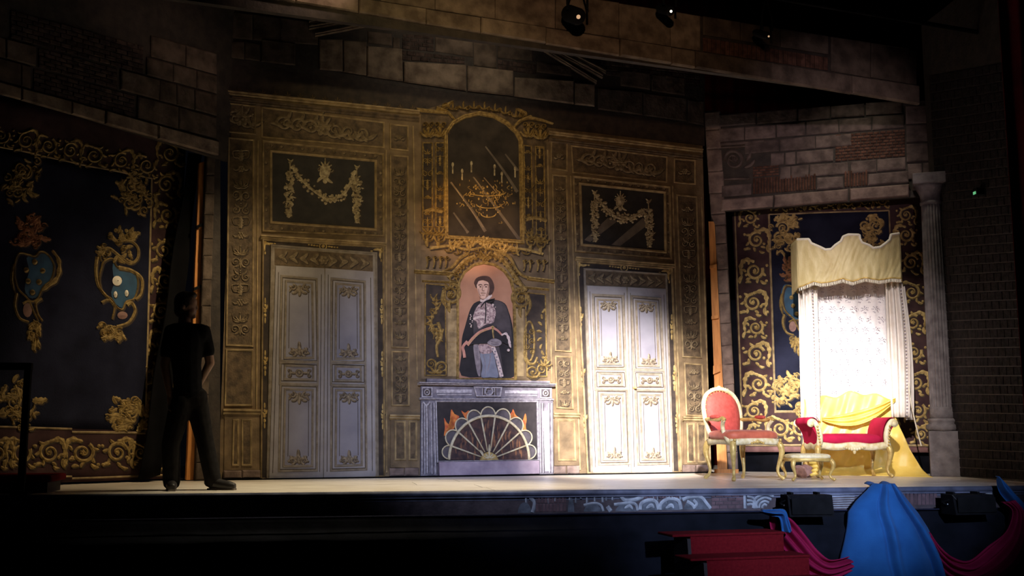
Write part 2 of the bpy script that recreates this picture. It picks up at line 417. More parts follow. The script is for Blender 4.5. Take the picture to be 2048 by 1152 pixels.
    def build(s, name, m, parent=None, low='shade', split=0):
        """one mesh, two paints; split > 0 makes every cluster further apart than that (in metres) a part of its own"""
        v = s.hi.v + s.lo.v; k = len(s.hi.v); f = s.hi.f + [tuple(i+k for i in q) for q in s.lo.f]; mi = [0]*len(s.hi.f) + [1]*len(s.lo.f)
        if not v: return None
        groups = [list(range(len(f)))]
        if split:
            par = list(range(len(v)))
            def find(i):
                while par[i] != i: par[i] = par[par[i]]; i = par[i]
                return i
            for q in f:
                for i in q[1:]: par[find(i)] = find(q[0])
            isl = {}
            for j, q in enumerate(f): isl.setdefault(find(q[0]), []).append(j)
            bb = []
            for fs in isl.values():
                ids = {i for j in fs for i in f[j]}; xs = [v[i][0] for i in ids]; zs = [v[i][2] for i in ids]; bb.append([min(xs)-split, max(xs)+split, min(zs)-split, max(zs)+split, fs])
            done = False
            while not done:
                done = True; out = []
                for b_ in bb:
                    for o_ in out:
                        if b_[0] < o_[1] and o_[0] < b_[1] and b_[2] < o_[3] and o_[2] < b_[3]:
                            o_[0] = min(o_[0], b_[0]); o_[1] = max(o_[1], b_[1]); o_[2] = min(o_[2], b_[2]); o_[3] = max(o_[3], b_[3]); o_[4] = o_[4]+b_[4]; done = False; break
                    else: out.append(list(b_))
                bb = out
            groups = [b_[4] for b_ in bb]
        first = None
        for gr in groups:
            ids = sorted({i for j in gr for i in f[j]}); mp = {i: n for n, i in enumerate(ids)}
            me = bpy.data.meshes.new(name); me.from_pydata([v[i] for i in ids], [], [tuple(mp[i] for i in f[j]) for j in gr]); me.update()
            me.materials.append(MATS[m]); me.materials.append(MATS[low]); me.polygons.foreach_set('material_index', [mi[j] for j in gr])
            o = bpy.data.objects.new(name, me); C.objects.link(o); o.parent = parent or s.B.root; first = first or o
        return first
def lerp2(a, b, t): return (a[0]+(b[0]-a[0])*t, a[1]+(b[1]-a[1])*t)
def bil(q):
    """q: tl, tr, br, bl pixels -> f(a in -1..1, b in 0..1 upward)"""
    return lambda a, b: lerp2(lerp2(q[3], q[2], (a+1)/2), lerp2(q[0], q[1], (a+1)/2), b)
def candelabra(o, q, n, seed=0):
    """a mirrored upright ornament filling the quad q"""
    f = bil(q); rg = random.Random(seed)
    hw = math.dist(f(-1, .5), f(1, .5))/2; H = math.dist(f(0, 0), f(0, 1)); step = H/n
    for i in range(n):
        b = (i+.5)/n; x, y = f(0, b); k = (i+seed) % 5; r = min(hw*.46, step*.42)
        if k == 0:
            for d in (-1, 1):
                cx, cy = f(d*.48, b); o.spiral(cx, cy, r, 1.4, pi/2, d, r*.4, r*.15)
            o.leaf(x, y+step*.45, step*.8, 90, r*.5, 0)
        elif k == 1:
            o.fan(x, y+step*.45, min(step*.95, hw*.8), 90, 5, 150)
            for d in (-1, 1): o.stroke([(x, y+step*.4), (x+d*hw*.6, y+step*.2), (x+d*hw*.75, y-step*.2)], r*.4, r*.12)
        elif k == 2:
            o.rosette(x, y, r*.85); 
            for d in (-1, 1):
                o.leaf(x+d*r*.6, y+step*.1, hw*.5, 90-d*65, r*.5, d*.4); o.leaf(x+d*r*.4, y-step*.1, hw*.5, 90-d*120, r*.4, d*.4)
        elif k == 3:
            o.stroke([(x, y+step*.46), (x, y), (x, y-step*.45)], r*1.1, prof='lobe', n=16)
            for d in (-1, 1):
                o.stroke([(x+d*r*.2, y-step*.35), (x+d*hw*.75, y-step*.3), (x+d*hw*.65, y+step*.15), (x+d*r*.4, y+step*.2)], r*.34, r*.14)
        else:
            for d in (-1, 1):
                cx, cy = f(d*.5, b-.1/n); o.spiral(cx, cy, r*.9, 1.3, -pi/2, -d, r*.36, r*.15); o.leaf(x+d*2, y-step*.05, step*.55, 90-d*40, r*.4, d*.4)
            for j in range(3): o.bead(x, y-step*(.05+.17*j), r*.2-.2*j)
def beadrow(o, a, b, n, r, kind=0):
    for i in range(n):
        x, y = lerp2(a, b, (i+.5)/n)
        if kind == 0 or i % 2: o.bead(x, y, r, n=7)
        else: o.rosette(x, y, r*1.25, 5)
def quads_row(tl, tr, bl, br, xs):
    out = []
    for x0, x1 in zip(xs[:-1], xs[1:]):
        def at(p, q, x): return (x, p[1]+(q[1]-p[1])*(x-p[0])/(q[0]-p[0]))
        out.append([at(tl, tr, x0), at(tl, tr, x1), at(bl, br, x1), at(bl, br, x0)])
    return out
srg = random.Random(5)
def stones(B, quads, proud, m, parent=None, name='stone_block', gap=1.2, back=0.0):
    for q in quads:
        cx = sum(p[0] for p in q)/4; cy = sum(p[1] for p in q)/4; k = B.k(cx, cy)
        pts = inset(B.Q(q), gap*k*.5); pts = [(a+srg.uniform(-1, 1)*k*.7, b+srg.uniform(-1, 1)*k*.7) for a, b in pts]
        mb = MB(); mb.chamfer(pts, -back, -(back+proud*srg.uniform(.75, 1.2)), 2.2*k); mb.build(name, m, parent or B.root)
def bricks(B, quad, rows, cols, proud, m, parent=None, joined=False, name='brick', soldier=False):
    f = bil(quad); mb = MB()
    for r in range(rows):
        off = .5*(r % 2)
        for c in range(-1, cols+1):
            a0 = max(0, (c+off)/cols); a1 = min(1, (c+1+off)/cols)
            if a1-a0 < .2/cols: continue
            b0, b1 = r/rows, (r+1)/rows
            q = [f(a0*2-1, b1), f(a1*2-1, b1), f(a1*2-1, b0), f(a0*2-1, b0)]
            k = B.k(*q[0]); pts = inset(B.Q(q), .7*k)
            t = MB(); t.chamfer(pts, 0, -proud*srg.uniform(.6, 1.3), .9*k)
            if joined: mb.add(t.v, t.f)
            else: t.build(name, m, parent or B.root)
    if joined: mb.build(name + '_courses', m, parent or B.root, kind='stuff')
# ================================================================== THE SETTING
# ---- stage floor: boards laid along the stage front
fl = empty('floor', PA.at(PA.L/2), PA.rz, 'worn grey-brown wooden stage floor under the whole set', 'floor', kind='structure')
mb = MB(); mb.box(-7.5, 7.5, .02, 8.2, -.09, -.012); mb.build('floor_base', 'nosing', fl)
brg = random.Random(3)
yy = .0
rows = [.55, .6, .6, .62, .62, .62, .62, .62, .62, .62, .62, .62, .62]
for i, d in enumerate(rows):
    x = -7.5 - brg.uniform(0, 1.5)
    while x < 7.5:
        l = 2.44; a, b = max(x, -7.5), min(x+l, 7.5)
        if b - a > .1:
            m_ = MB(); m_.box(a+.003, b-.003, yy+.003, yy+d-.003, -.0119, brg.uniform(-.001, .0)); m_.build('floor_board', 'floor_wood', fl)
        x += l
    yy += d
mb = MB(); mb.tube([(-7.5, .012, -.028), (7.5, .012, -.028)], .028, 10); mb.build('nosing', 'nosing', fl, smooth=True)
mb = MB(); mb.box(-7.5, 7.5, 0.0, .03, -.066, -.045); mb.build('nosing_strip', 'nosing', fl)
# ---- pit floor
mb = MB(); mb.box(-9, 9, -3, 9.2, -1.3, -1.25); pf = mb.build('floor_pit', 'pit_floor'); tag(pf, 'black floor of the dark orchestra pit', 'floor', kind='structure')
# ---- stage front: painted fascia board above a black cloth skirt
B = board(PA, 'wall_front', 1300, 973, 'painted grey and mauve fascia board under the stage edge', 'stage front', kind='structure', k=-.012)
mb = MB(); mb.box(-6.5, 6.5, 0, .06, -.215, -.093); mb.build('fascia_board', 'fascia', B.root)
g = crop(1020, 960, 3.793)
o = Orn(B, .0, .004, (1, 1))
def gs(o, pts, w0, w1=None, prof='taper'): o.stroke([g(*p) for p in pts], w0/3.793, (w1 or w0)/3.793, prof)
gs(o, [(150, 130), (185, 170), (170, 245)], 22)
gs(o, [(835, 110), (870, 150), (930, 150), (1000, 130), (1040, 105)], 24)
for x0, x1, y0 in ((990, 1130, 150), (1140, 1300, 140)):
    gs(o, [(x0, 225), (x0+10, 175), (x0+70, y0), (x1-20, y0+15), (x1, 222)], 24)
    gs(o, [(x0+45, 215), (x0+85, 190), (x0+105, 215)], 26, prof='leaf')
gs(o, [(1310, 150), (1370, 125), (1450, 128), (1490, 170), (1525, 215)], 22)
gs(o, [(1345, 160), (1385, 185), (1405, 215)], 22); gs(o, [(1395, 150), (1420, 180), (1400, 205)], 20)
gs(o, [(560, 190), (640, 175), (690, 190), (710, 235)], 16); gs(o, [(740, 200), (765, 235)], 28)
gs(o, [(790, 185), (880, 175), (950, 180), (970, 230)], 18); gs(o, [(870, 215), (910, 195), (935, 225)], 22, prof='leaf')
gs(o, [(1780, 100), (1785, 215)], 18)
for k, r in enumerate((20, 42, 66, 90)):
    gs(o, [(1935-r, 212), (1935-r*.8, 212-r*.8), (1935, 206-r*1.1), (1935+r*.75, 212-r)], 14)
for k, r in enumerate((18, 38, 58)): gs(o, [(1800, 215-r*1.6), (1830+r*.4, 200-r), (1850+r*.5, 212)], 14)
for x in (120, 240, 290, 345, 455, 500, 540, 585, 640, 700, 730, 780, 1090, 1120, 1190, 1210, 1230, 1290): gs(o, [(x, 105+srg.uniform(0, 12)), (x+srg.uniform(-4, 4), 140+srg.uniform(0, 40))], srg.uniform(5, 12))
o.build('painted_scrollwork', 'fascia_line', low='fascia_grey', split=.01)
for q in ((560, 185, 700, 240), (800, 185, 960, 238), (1000, 165, 1125, 230), (1150, 155, 1295, 228), (1320, 135, 1515, 225), (60, 170, 165, 250), (440, 130, 490, 245)):
    mb = MB(); x0, y0, x1, y1 = q; cs = [g(x0+(x1-x0)*(.5+.5*math.cos(a)*.98), y1-(y1-y0)*math.sin(a)) for a in [pi*i/10 for i in range(11)]]
    mb.prism(B.Q(cs), 0, -.0015); mb.build('painted_boss', 'fascia_grey', B.root)
bricks(B, [g(1530, 105), g(1775, 100), g(1775, 218), g(1530, 222)], 4, 4, .004, 'fascia_brick')
bricks(B, [g(1010, 105), g(1300, 105), g(1290, 140), g(1010, 145)], 1, 14, .003, 'fascia_brick')
bricks(B, [g(195, 115), g(430, 112), g(430, 240), g(195, 245)], 2, 9, .003, 'fascia_brick')
bricks(B, [(1805, 983), (1876, 982), (1876, 1010), (1805, 1012)], 1, 9, .003, 'fascia_brick')
o = Orn(B, .0, .004, None)
for k in range(7): o.stroke([(1652, 990+k*4.4), (1710, 988.5+k*4.4)], 1.6)
for y in (988, 996, 1004): o.stroke([(1780, y), (1792, y-3), (1800, y+3)], 1.4)
o.stroke([(1972, 984), (1990, 984)], 14); o.stroke([(1972, 1000), (1990, 1000)], 12)
o.build('painted_lines', 'fascia_line')
# cloth skirt hung below the fascia
sk = empty('stage_skirt', PA.at(PA.L*.62, .03, -1.24), PA.rz, 'plain black cloth skirt hung under the painted stage fascia', 'cloth skirt')
mb = MB()
def skf(s, t):
    x = -6.5+13*s; z = 1.03 - 1.03*t; y = -.05*min(1, t*6) - (.05 if t > .16 else 0) + .012*math.sin(x*9)*t + .02*t*math.sin(x*3.1)
    return (x, y, z)
mb.grid(160, 24, skf); mb.build('cloth', 'black_cloth', sk, smooth=True, solid=.01)
mb = MB(); mb.tube([(-6.5, -.035, 1.03), (6.5, -.035, 1.03)], .008, 8); mb.build('hem_rope', 'curtain_navy', sk)

# ================================================================== BACK FLAT
B = board(PB, 'wall_back', 930, 952, 'tall painted canvas back flat of brown and gold palace panelling', 'stage flat', kind='structure')
W = B
uL = PB.uv(437, 955)[0]-B.u0; uR = PB.uv(1421, 946)[0]-B.u0
mb = MB(); mb.box(uL, uR, 0, .06, 0, 5.5); mb.build('canvas', 'wall_paint', B.root)
poly(B, 'dark_frieze', [(437, 100), (1409, 205), (1409, 292), (437, 178)], 0, .003, 'dark_band')
poly(B, 'ruin_wall', [(437, 0), (1409, 60), (1409, 252), (437, 125)], 0, .004, 'mortar')
# stones of the ruined wall above the panelling
g = crop(400, 0, 2.438)
def gq(*v): return [g(v[i], v[i+1]) for i in range(0, 8, 2)]
stones(B, [gq(580, 190, 695, 195, 695, 352, 580, 340), gq(695, 200, 810, 205, 810, 373, 695, 354), gq(812, 226, 985, 240, 988, 400, 812, 376),
           gq(990, 300, 1295, 318, 1297, 446, 990, 402), gq(1300, 322, 1525, 348, 1527, 472, 1300, 447), gq(1530, 378, 1820, 392, 1820, 512, 1530, 474), gq(1823, 402, 1922, 412, 1922, 522, 1823, 513)], .03, 'stone')
stones(B, [gq(815, 150, 935, 165, 935, 225, 815, 212), gq(940, 180, 975, 186, 975, 240, 940, 236), gq(1145, 150, 1330, 168, 1330, 280, 1145, 252), gq(1332, 172, 1445, 185, 1445, 335, 1332, 320), gq(1450, 190, 1620, 215, 1620, 300, 1450, 285),
           gq(95, 205, 215, 200, 215, 290, 95, 275), gq(218, 200, 292, 215, 292, 300, 218, 291), gq(296, 190, 465, 210, 465, 322, 296, 302), gq(1640, 300, 1810, 325, 1810, 375, 1640, 355)], .016, 'stone_dark')
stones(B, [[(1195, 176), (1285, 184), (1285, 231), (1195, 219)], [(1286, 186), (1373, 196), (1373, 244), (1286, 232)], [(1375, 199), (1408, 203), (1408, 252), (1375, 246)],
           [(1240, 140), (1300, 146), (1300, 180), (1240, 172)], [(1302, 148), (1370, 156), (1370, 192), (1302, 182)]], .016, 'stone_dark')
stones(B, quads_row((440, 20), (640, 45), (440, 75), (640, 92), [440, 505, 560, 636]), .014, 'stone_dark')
bricks(B, [g(985, 165), g(1140, 175), g(1140, 255), g(985, 240)], 4, 4, .012, 'brick_dark')
bricks(B, [g(985, 245), g(1290, 280), g(1290, 315), g(985, 295)], 2, 7, .012, 'brick_dark')
bricks(B, [g(1450, 290), g(1640, 315), g(1640, 365), g(1450, 340)], 2, 4, .012, 'brick_dark')
bricks(B, [(1200, 120), (1400, 140), (1400, 170), (1200, 150)], 3, 9, .012, 'brick_dark')
# raking pediment mouldings
g6 = g
for a, b, w_ in (((530, 105), (860, 40), 12), ((530, 128), (930, 60), 16), ((560, 165), (960, 88), 12)):
    rail(B, 'pediment_moulding', g(*a), g(*b), w_/2.438+2.5, 0, .035, 'stone')
for a, b, w_ in (((1640, 215), (1930, 395), 12), ((1700, 225), (1960, 365), 16), ((1760, 235), (1975, 345), 14)):
    rail(B, 'pediment_moulding', g(*a), g(*b), w_/2.438+2.5, 0, .035, 'stone')
# cornice
rail(B, 'cornice', (441, 181), (838, 222), 9, 0, .04, 'gold_line'); rail(B, 'cornice', (441, 194), (838, 235), 10, 0, .028, 'panel_paint')
rail(B, 'cornice', (1096, 263), (1404, 299), 8, 0, .04, 'gold_line'); rail(B, 'cornice', (1096, 276), (1404, 312), 9, 0, .028, 'panel_paint')
o = Orn(B, .003, .005, (1, 1))
for i in range(16):
    x = 450+i*25; o.fan(x, 178+(x-440)*.105, 9, 90, 3, 100, False)
o.build('frieze_leaves', 'panel_paint')
# frieze and pilaster panels
def panel(B, pts, wpx, orn, seed=0, m='panel_paint', fm='gold_line', name='panel', om='wall_gold'):
    p = poly(B, name, pts, 0, .004, m)
    frame(B, 'panel_moulding', pts, wpx, .002, .016, fm, p)
    if orn:
        c = (sum(q[0] for q in pts)/4, sum(q[1] for q in pts)/4); t = .76
        q = [(c[0]+(a-c[0])*t, c[1]+(b-c[1])*(t+.14)) for a, b in pts]
        o = Orn(B, .004, .009, (1.2, 1.2)); orn(o, q, seed); o.build('ornament', om, p, split=.004)
    return p
def fz(o, q, seed):
    f = bil(q); hw = math.dist(f(-1, .5), f(1, .5))/2; H = math.dist(f(0, 0), f(0, 1)); n = max(1, int(hw*2.0/H))
    x, y = f(0, .5); o.rosette(x, y, H*.3); o.fan(x, y-H*.1, H*.5, 90, 5, 160)
    for d in (-1, 1):
        for i in range(n):
            a = d*(i+.9)/(n+.5)
            if abs(a) > .95: continue
            cx, cy = f(a, .5); o.spiral(cx, cy, H*.3, 1.3, 0 if i % 2 else pi, d*(1 if i % 2 else -1), H*.12, H*.05)
            o.leaf(cx, cy+H*.2, H*.6, 90-d*70, H*.16, .3); o.leaf(cx, cy-H*.1, H*.5, -60*d, H*.14, .3)
def cn(n): return lambda o, q, s: candelabra(o, q, n, s)
panel(B, [(455, 205), (512, 212), (512, 270), (455, 265)], 4, fz)
panel(B, [(522, 213), (769, 244), (769, 297), (522, 276)], 4, fz)
panel(B, [(779, 247), (817, 251), (817, 303), (779, 299)], 3.5, cn(1), 2)
panel(B, [(1101, 282), (1135, 285), (1135, 343), (1100, 338)], 3.5, cn(1), 2)
panel(B, [(1141, 290), (1335, 313), (1334, 366), (1144, 346)], 3.5, fz)
panel(B, [(1347, 316), (1391, 320), (1391, 370), (1347, 366)], 3.5, cn(1), 2)
panel(B, [(456, 274), (509, 279), (507, 694), (451, 692)], 4, cn(14), 0)
panel(B, [(451, 698), (507, 699), (505, 812), (448, 812)], 4, None)
panel(B, [(779, 309), (817, 312), (818, 697), (782, 696)], 3.5, cn(16), 1)
panel(B, [(782, 701), (819, 702), (819, 812), (782, 812)], 3.5, cn(5), 3)
panel(B, [(1103, 348), (1134, 351), (1143, 705), (1109, 703)], 3.5, cn(16), 2)
panel(B, [(1109, 711), (1144, 713), (1147, 819), (1112, 817)], 3.5, cn(5), 1)
panel(B, [(1352, 388), (1394, 393), (1404, 717), (1364, 715)], 3.5, cn(13), 0)
panel(B, [(1367, 725), (1405, 728), (1409, 834), (1371, 832)], 3.5, cn(4), 4)
# pedestals under the pilasters
def pedestal(x0, x1, yc, yb, subs, pm='panel_paint'):
    rail(B, 'pedestal_cap', (x0, yc), (x1, yc+1), 11, 0, .045, 'gold_line')
    poly(B, 'pedestal', [(x0+3, yc+10), (x1-3, yc+10), (x1-2, yb-17), (x0+2, yb-17)], 0, .012, 'wall_paint')
    for s in subs:
        p = poly(B, 'panel', s, .012, .016, pm); frame(B, 'panel_moulding', s, 4.5, .012, .026, 'gold_line', p)
    stones(B, quads_row((x0, yb-17), (x1, yb-17), (x0, yb), (x1, yb), [x0, (x0+x1)/2, x1]), .03, 'stone_pink', name='plinth_block')
pedestal(446, 521, 818, 957, [[(465, 838), (478, 838), (478, 932), (463, 932)], [(482, 838), (504, 838), (504, 932), (482, 932)]])
pedestal(778, 838, 829, 952, [[(788, 841), (811, 841), (812, 921), (788, 921)], [(816, 841), (834, 841), (834, 921), (816, 921)]])
pedestal(1106, 1158, 826, 948, [[(1113, 839), (1149, 839), (1152, 922), (1115, 922)]], 'wall_paint')
pedestal(1364, 1417, 833, 946, [[(1371, 846), (1388, 846), (1390, 926), (1373, 926)], [(1392, 846), (1411, 846), (1413, 926), (1394, 926)]])
# upright painted beads beside the pilasters
for a, b in (((516, 282), (512, 945)), ((772, 300), (773, 945)), ((826, 252), (834, 760)), ((1095, 300), (1103, 765)), ((1141, 352), (1160, 940)), ((1345, 372), (1362, 940)), ((1403, 395), (1421, 945))):
    mb = MB(); k = B.k(*a); p, q = B.P(*a), B.P(*b); mb.tube([(p[0], -.004, p[1]), (q[0], -.004, q[1])], 1.5*k, 6); mb.build('upright_bead', 'gold_line', B.root)
mb = MB(); mb.box(uL, uR, -.062, 0, 0, .015); mb.build('base_shadow', 'shadow_black', B.root)  # black strip added as the shadow line at the wall foot
# ---- doors painted on the flat
def door(n, label, arch, frz, leaves, drops, band, seed):
    cx = (leaves[0]['q'][3][0]+leaves[-1]['q'][2][0])/2; cy = leaves[0]['q'][2][1]
    D = board(PB, 'door_%d' % n, cx, cy, label, 'door', kind='structure')
    poly(D, 'surround', band, 0, .006, 'dark_band')
    frame(D, 'surround_moulding', band, 4, .004, .03, 'gold_line')
    p = poly(D, 'frame', arch, .006, .012, 'door_mould'); frame(D, 'frame_moulding', arch, 4.5, .01, .026, 'door_mould', p)
    p = poly(D, 'frieze_panel', frz, .012, .015, 'panel_paint')
    o = Orn(D, .015, .006, (1, 1)); f = bil(frz); H = math.dist(f(0, 0), f(0, 1))
    for i in range(9):
        a = -.86+1.72*i/8; x, y = f(a, .5)
        if i == 4: o.rosette(x, y, H*.3)
        else:
            s_ = 1 if i < 4 else -1
            for e in (-1, 1): o.leaf(x-s_*6, y, H*.62, (0 if s_ > 0 else 180)+e*38, H*.2, e*.3)
            o.bead(x+s_*4, y, 2)
    o.build('ornament', 'wall_gold', p, split=.003)
    rail(D, 'frame_cornice', (band[0][0]-3, band[0][1]-7), (band[1][0]+3, band[1][1]-7), 8, 0, .045, 'gold_line')
    # white painted drops on the dark band
    o = Orn(D, .006, .006, (1, 1))
    for x, y in drops:
        o.bead(x, y-21, 1.8, 6); o.bead(x, y-11, 2.4, 3.4); o.rosette(x, y, 3.6, 5); o.leaf(x, y-2, 12, 70, 4); o.leaf(x, y+4, 12, 110, 4); o.bead(x, y+9, 2.6, 4); o.bead(x, y+19, 1.7, 6)
    (xa, ya), (xb, yb) = band[0], band[1]
    for (x, y, d) in ((xa+6, ya+8, 1), (xb-6, yb+8, -1)):
        o.rosette(x, y, 5, 5); o.leaf(x, y, 16, 0 if d > 0 else 180, 5); o.leaf(x, y, 17, -90, 5); o.bead(x+d*19, y+1.5, 2.5, 1.6); o.bead(x, y+20, 1.6, 3); o.fan(x, y+2, 9, 90, 3, 120, False)
    mx, my = (xa+xb)/2, (ya+yb)/2+7; o.stroke([(mx+7*math.cos(t), my+7*math.sin(t)) for t in [2*pi*i/8 for i in range(8)]], 2.2, closed=True); o.bead(mx, my, 3.4)
    for d in (-1, 1):
        for j in range(4): o.bead(mx+d*(12+j*5.5), my+d*(j+1)*.7, 3-.4*j, 1.6)
    o.build('painted_drop', 'gold_pale', split=.02)
    for L in leaves:
        lf = poly(D, 'leaf', L['q'], .012, .024, 'door_white')
        for q, tops in L['p']:
            pn = poly(D, 'panel', q, .024, .0245, 'door_field', lf) if False else None
            m2 = MB(); m2.prism(D.Q(q), -.024, -.0255); pn = m2.build('panel', 'door_field', lf)
            frame(D, 'panel_moulding', q, 5, .024, .038, 'door_mould', lf); frame(D, 'outer_moulding', inset(q, -9), 4.5, .024, .034, 'door_mould', lf)
            c = (sum(a[0] for a in q)/4, sum(a[1] for a in q)/4)
            lo_ = Orn(D, .0255, .002, None); sh = [(c[0]+(a-c[0])*1.16, c[1]+(b-c[1])*(1.05)) for a, b in q]
            for i in range(4): lo_.stroke([sh[i], sh[(i+1) % 4]], 1.6)
            i2 = [(c[0]+(a-c[0])*.66, c[1]+(b-c[1])*.90) for a, b in q]
            if tops != 'mid':
                for i in (1, 3): lo_.stroke([lerp2(i2[i], i2[(i+1) % 4], .1), lerp2(i2[i], i2[(i+1) % 4], .9)], 1.2)
            lo_.build('painted_line', 'door_line', lf)
            o = Orn(D, .0258, .006, (1.2, 1.4)); f = bil(q); hw = math.dist(f(-1, .5), f(1, .5))/2
            def spray(x, y, u, big):
                o.rosette(x, y, hw*.24*big, 5)
                for d in (-1, 1):
                    o.spiral(x+d*hw*.42, y+u*2, hw*.20*big, 1.2, pi/2*u, d*u, hw*.12, hw*.05); o.leaf(x+d*3, y-u*2, hw*.5, (90 if u > 0 else -90)-d*u*62, hw*.17, d*.4)
                    o.leaf(x+d*hw*.5, y, hw*.3, 90*u+d*30, hw*.14); o.bead(x+d*hw*.62, y+u*3, hw*.08)
                o.leaf(x, y, hw*.55*big, 90*u, hw*.2, 0)
            if tops == 'mid':
                x, y = f(0, .5); o.stroke([(x+hw*.2*math.cos(t), y+hw*.2*math.sin(t)) for t in [2*pi*i/8 for i in range(8)]], hw*.1, closed=True); o.bead(x, y, hw*.1)
                for d in (-1, 1):
                    o.leaf(x+d*hw*.22, y, hw*.35, 0 if d > 0 else 180, hw*.14, 0); o.spiral(x+d*hw*.66, y-hw*.14, hw*.14, 1, pi/2, d, hw*.07, hw*.04); o.spiral(x+d*hw*.66, y+hw*.16, hw*.14, 1, -pi/2, -d, hw*.07, hw*.04)
            else:
                x, y = f(0, .95); spray(x, y+hw*.22, -1, 1.0); x, y = f(0, .04); spray(x, y-hw*.30, 1, 1.25)
            o.build('ornament', 'door_orn', lf, low='door_line', split=.02)
        # dark seam and stile lines
        lo_ = Orn(D, .0242, .002, None); a, b, c_, d_ = L['q']
        for t in (.06, .94): lo_.stroke([lerp2(lerp2(a, b, t), lerp2(d_, c_, t), .03), lerp2(lerp2(a, b, t), lerp2(d_, c_, t), .97)], 1.3)
        lo_.build('stile_line', 'door_line', lf)
        if L.get('knob'):
            x, z = D.P(*L['knob']); m2 = MB(); m2.lathe([(.001, 0), (.022, .0), (.02, .008), (.01, .014), (.018, .03), (.014, .045), (.001, .05)], 12)
            m2.v = [(x+a, -.024-c, z+b) for a, b, c in m2.v]; m2.build('knob', 'gold_pale', lf, smooth=True)
    return D
door(1, 'tall white double door with scroll ornaments beside the black shadow cloth and silhouetted man', [(541, 489), (754, 505), (757, 955), (532, 960)],
     [(549, 497), (745, 511), (745, 544), (549, 530)],
     [dict(q=[(551, 532), (648, 537), (645, 956), (538, 959)], p=[([(569, 560), (626, 565), (628, 718), (566, 719)], 'big'), ([(567, 729), (628, 731), (628, 762), (566, 761)], 'mid'), ([(567, 776), (627, 778), (626, 934), (564, 935)], 'big')]),
      dict(q=[(650, 537), (746, 544), (750, 954), (647, 956)], p=[([(669, 565), (722, 570), (723, 719), (668, 720)], 'big'), ([(668, 730), (723, 732), (723, 764), (668, 763)], 'mid'), ([(669, 778), (724, 779), (725, 932), (668, 934)], 'big')])],
     [(530, 622), (530, 727), (529, 832), (763, 624), (764, 729), (765, 834)], [(524, 478), (768, 493), (770, 954), (520, 960)], 1)
door(2, 'tall white double door with small knob, brightly lit between fireplace and armchair', [(1166, 536), (1333, 547), (1347, 946), (1180, 947)],
     [(1170, 541), (1329, 551), (1330, 577), (1171, 570)],
     [dict(q=[(1173, 572), (1251, 575), (1260, 945), (1185, 946)], p=[([(1191, 597), (1238, 599), (1242, 731), (1195, 731)], 'big'), ([(1195, 745), (1243, 746), (1245, 773), (1196, 773)], 'mid'), ([(1198, 786), (1246, 787), (1250, 921), (1203, 922)], 'big')]),
      dict(q=[(1254, 575), (1330, 579), (1343, 945), (1262, 945)], p=[([(1268, 600), (1312, 604), (1318, 735), (1273, 734)], 'big'), ([(1273, 746), (1319, 747), (1321, 774), (1275, 774)], 'mid'), ([(1276, 787), (1321, 788), (1327, 921), (1281, 922)], 'big')], knob=(1267, 776))],
     [(1161, 640), (1165, 750), (1169, 842), (1343, 655), (1348, 757), (1353, 842)], [(1152, 521), (1344, 536), (1360, 946), (1173, 948)], 2)
# ---- garland panels over the doors
def garland(label, outer, inner, drops, swag, bust, seed):
    D = board(PB, 'garland_panel', (inner[2][0]+inner[3][0])/2, inner[2][1], label, 'wall panel')
    p = poly(D, 'border', outer, 0, .006, 'panel_paint'); frame(D, 'outer_moulding', outer, 4.5, .004, .026, 'gold_line'); 
    big = inset(inner, -5.5); frame(D, 'inner_moulding', big, 5, .006, .024, 'gold_line')
    poly(D, 'dark_field', inner, .006, .008, 'dark_panel')
    o = Orn(D, .006, .006, (1, 1))
    m = [lerp2(a, b, .5) for a, b in zip(outer, big)]
    for i, n in ((0, 11), (1, 7), (2, 11), (3, 7)): beadrow(o, m[i], m[(i+1) % 4], n, 2.8, 1)
    o.build('border_rosette', 'wall_gold', split=.003)
    rg = random.Random(seed); o = Orn(D, .008, .010, (1.5, 1.5))
    def cluster(path, w_):
        pts = smooth_pts(path, 34)
        for i, q in enumerate(pts):
            t = i/(len(pts)-1); ww = w_(t)
            for j in range(4):
                x, y = q[0]+rg.uniform(-1, 1)*ww, q[1]+rg.uniform(-1, 1)*ww*.9
                if rg.random() < .62: o.bead(x, y, rg.uniform(2, 3.6), n=7, shade=j == 0)
                else: o.leaf(x, y, rg.uniform(4, 7), rg.uniform(0, 360), 3)
    for a, b, wd in drops:
        mid = lerp2(a, b, .22); o.stroke([a, lerp2(a, mid, .5), mid], 2.2); o.rosette(a[0], a[1], 4, 5)
        for e in (-1, 1): o.leaf(a[0], a[1], 8, 90+e*45, 3)
        cluster([mid, lerp2(mid, b, .5), b], lambda t: wd*(math.sin(pi*(.2+.8*t))**.7 if t < .99 else .1))
    o.stroke(swag, 5, 6, n=24); cluster(swag, lambda t: 2+7.5*math.sin(pi*(.05+.9*t))); o.stroke([swag[0], lerp2(swag[0], swag[1], .8)], 4)
    x, y, r = bust; o.bead(x, y, r*.55, r*.7); o.fan(x, y-r*.4, r*.75, 90, 5, 150)
    for e in (-1, 1): o.leaf(x+e*2, y+r*.6, r*.9, -90+e*50, r*.3); o.leaf(x+e*r*.4, y, r*.7, -90-e*10, r*.3); o.spiral(x+e*r*.55, y-r*.1, r*.25, 1, 0, e)
    o.bead(x, y+r*.95, r*.25, r*.35)
    o.build('painted_garland', 'flower', split=.02)
    return D
garland('dark panel with a painted swag of flowers above the dim left double door', [(524, 280), (768, 307), (769, 474), (524, 464)], [(545, 306), (748, 325), (748, 456), (545, 442)],
        [((580, 324), (577, 434), 9), ((713, 336), (714, 444), 9)], [(585, 333), (605, 362), (640, 391), (662, 398), (690, 385), (709, 345)], (650, 342, 20), 4)
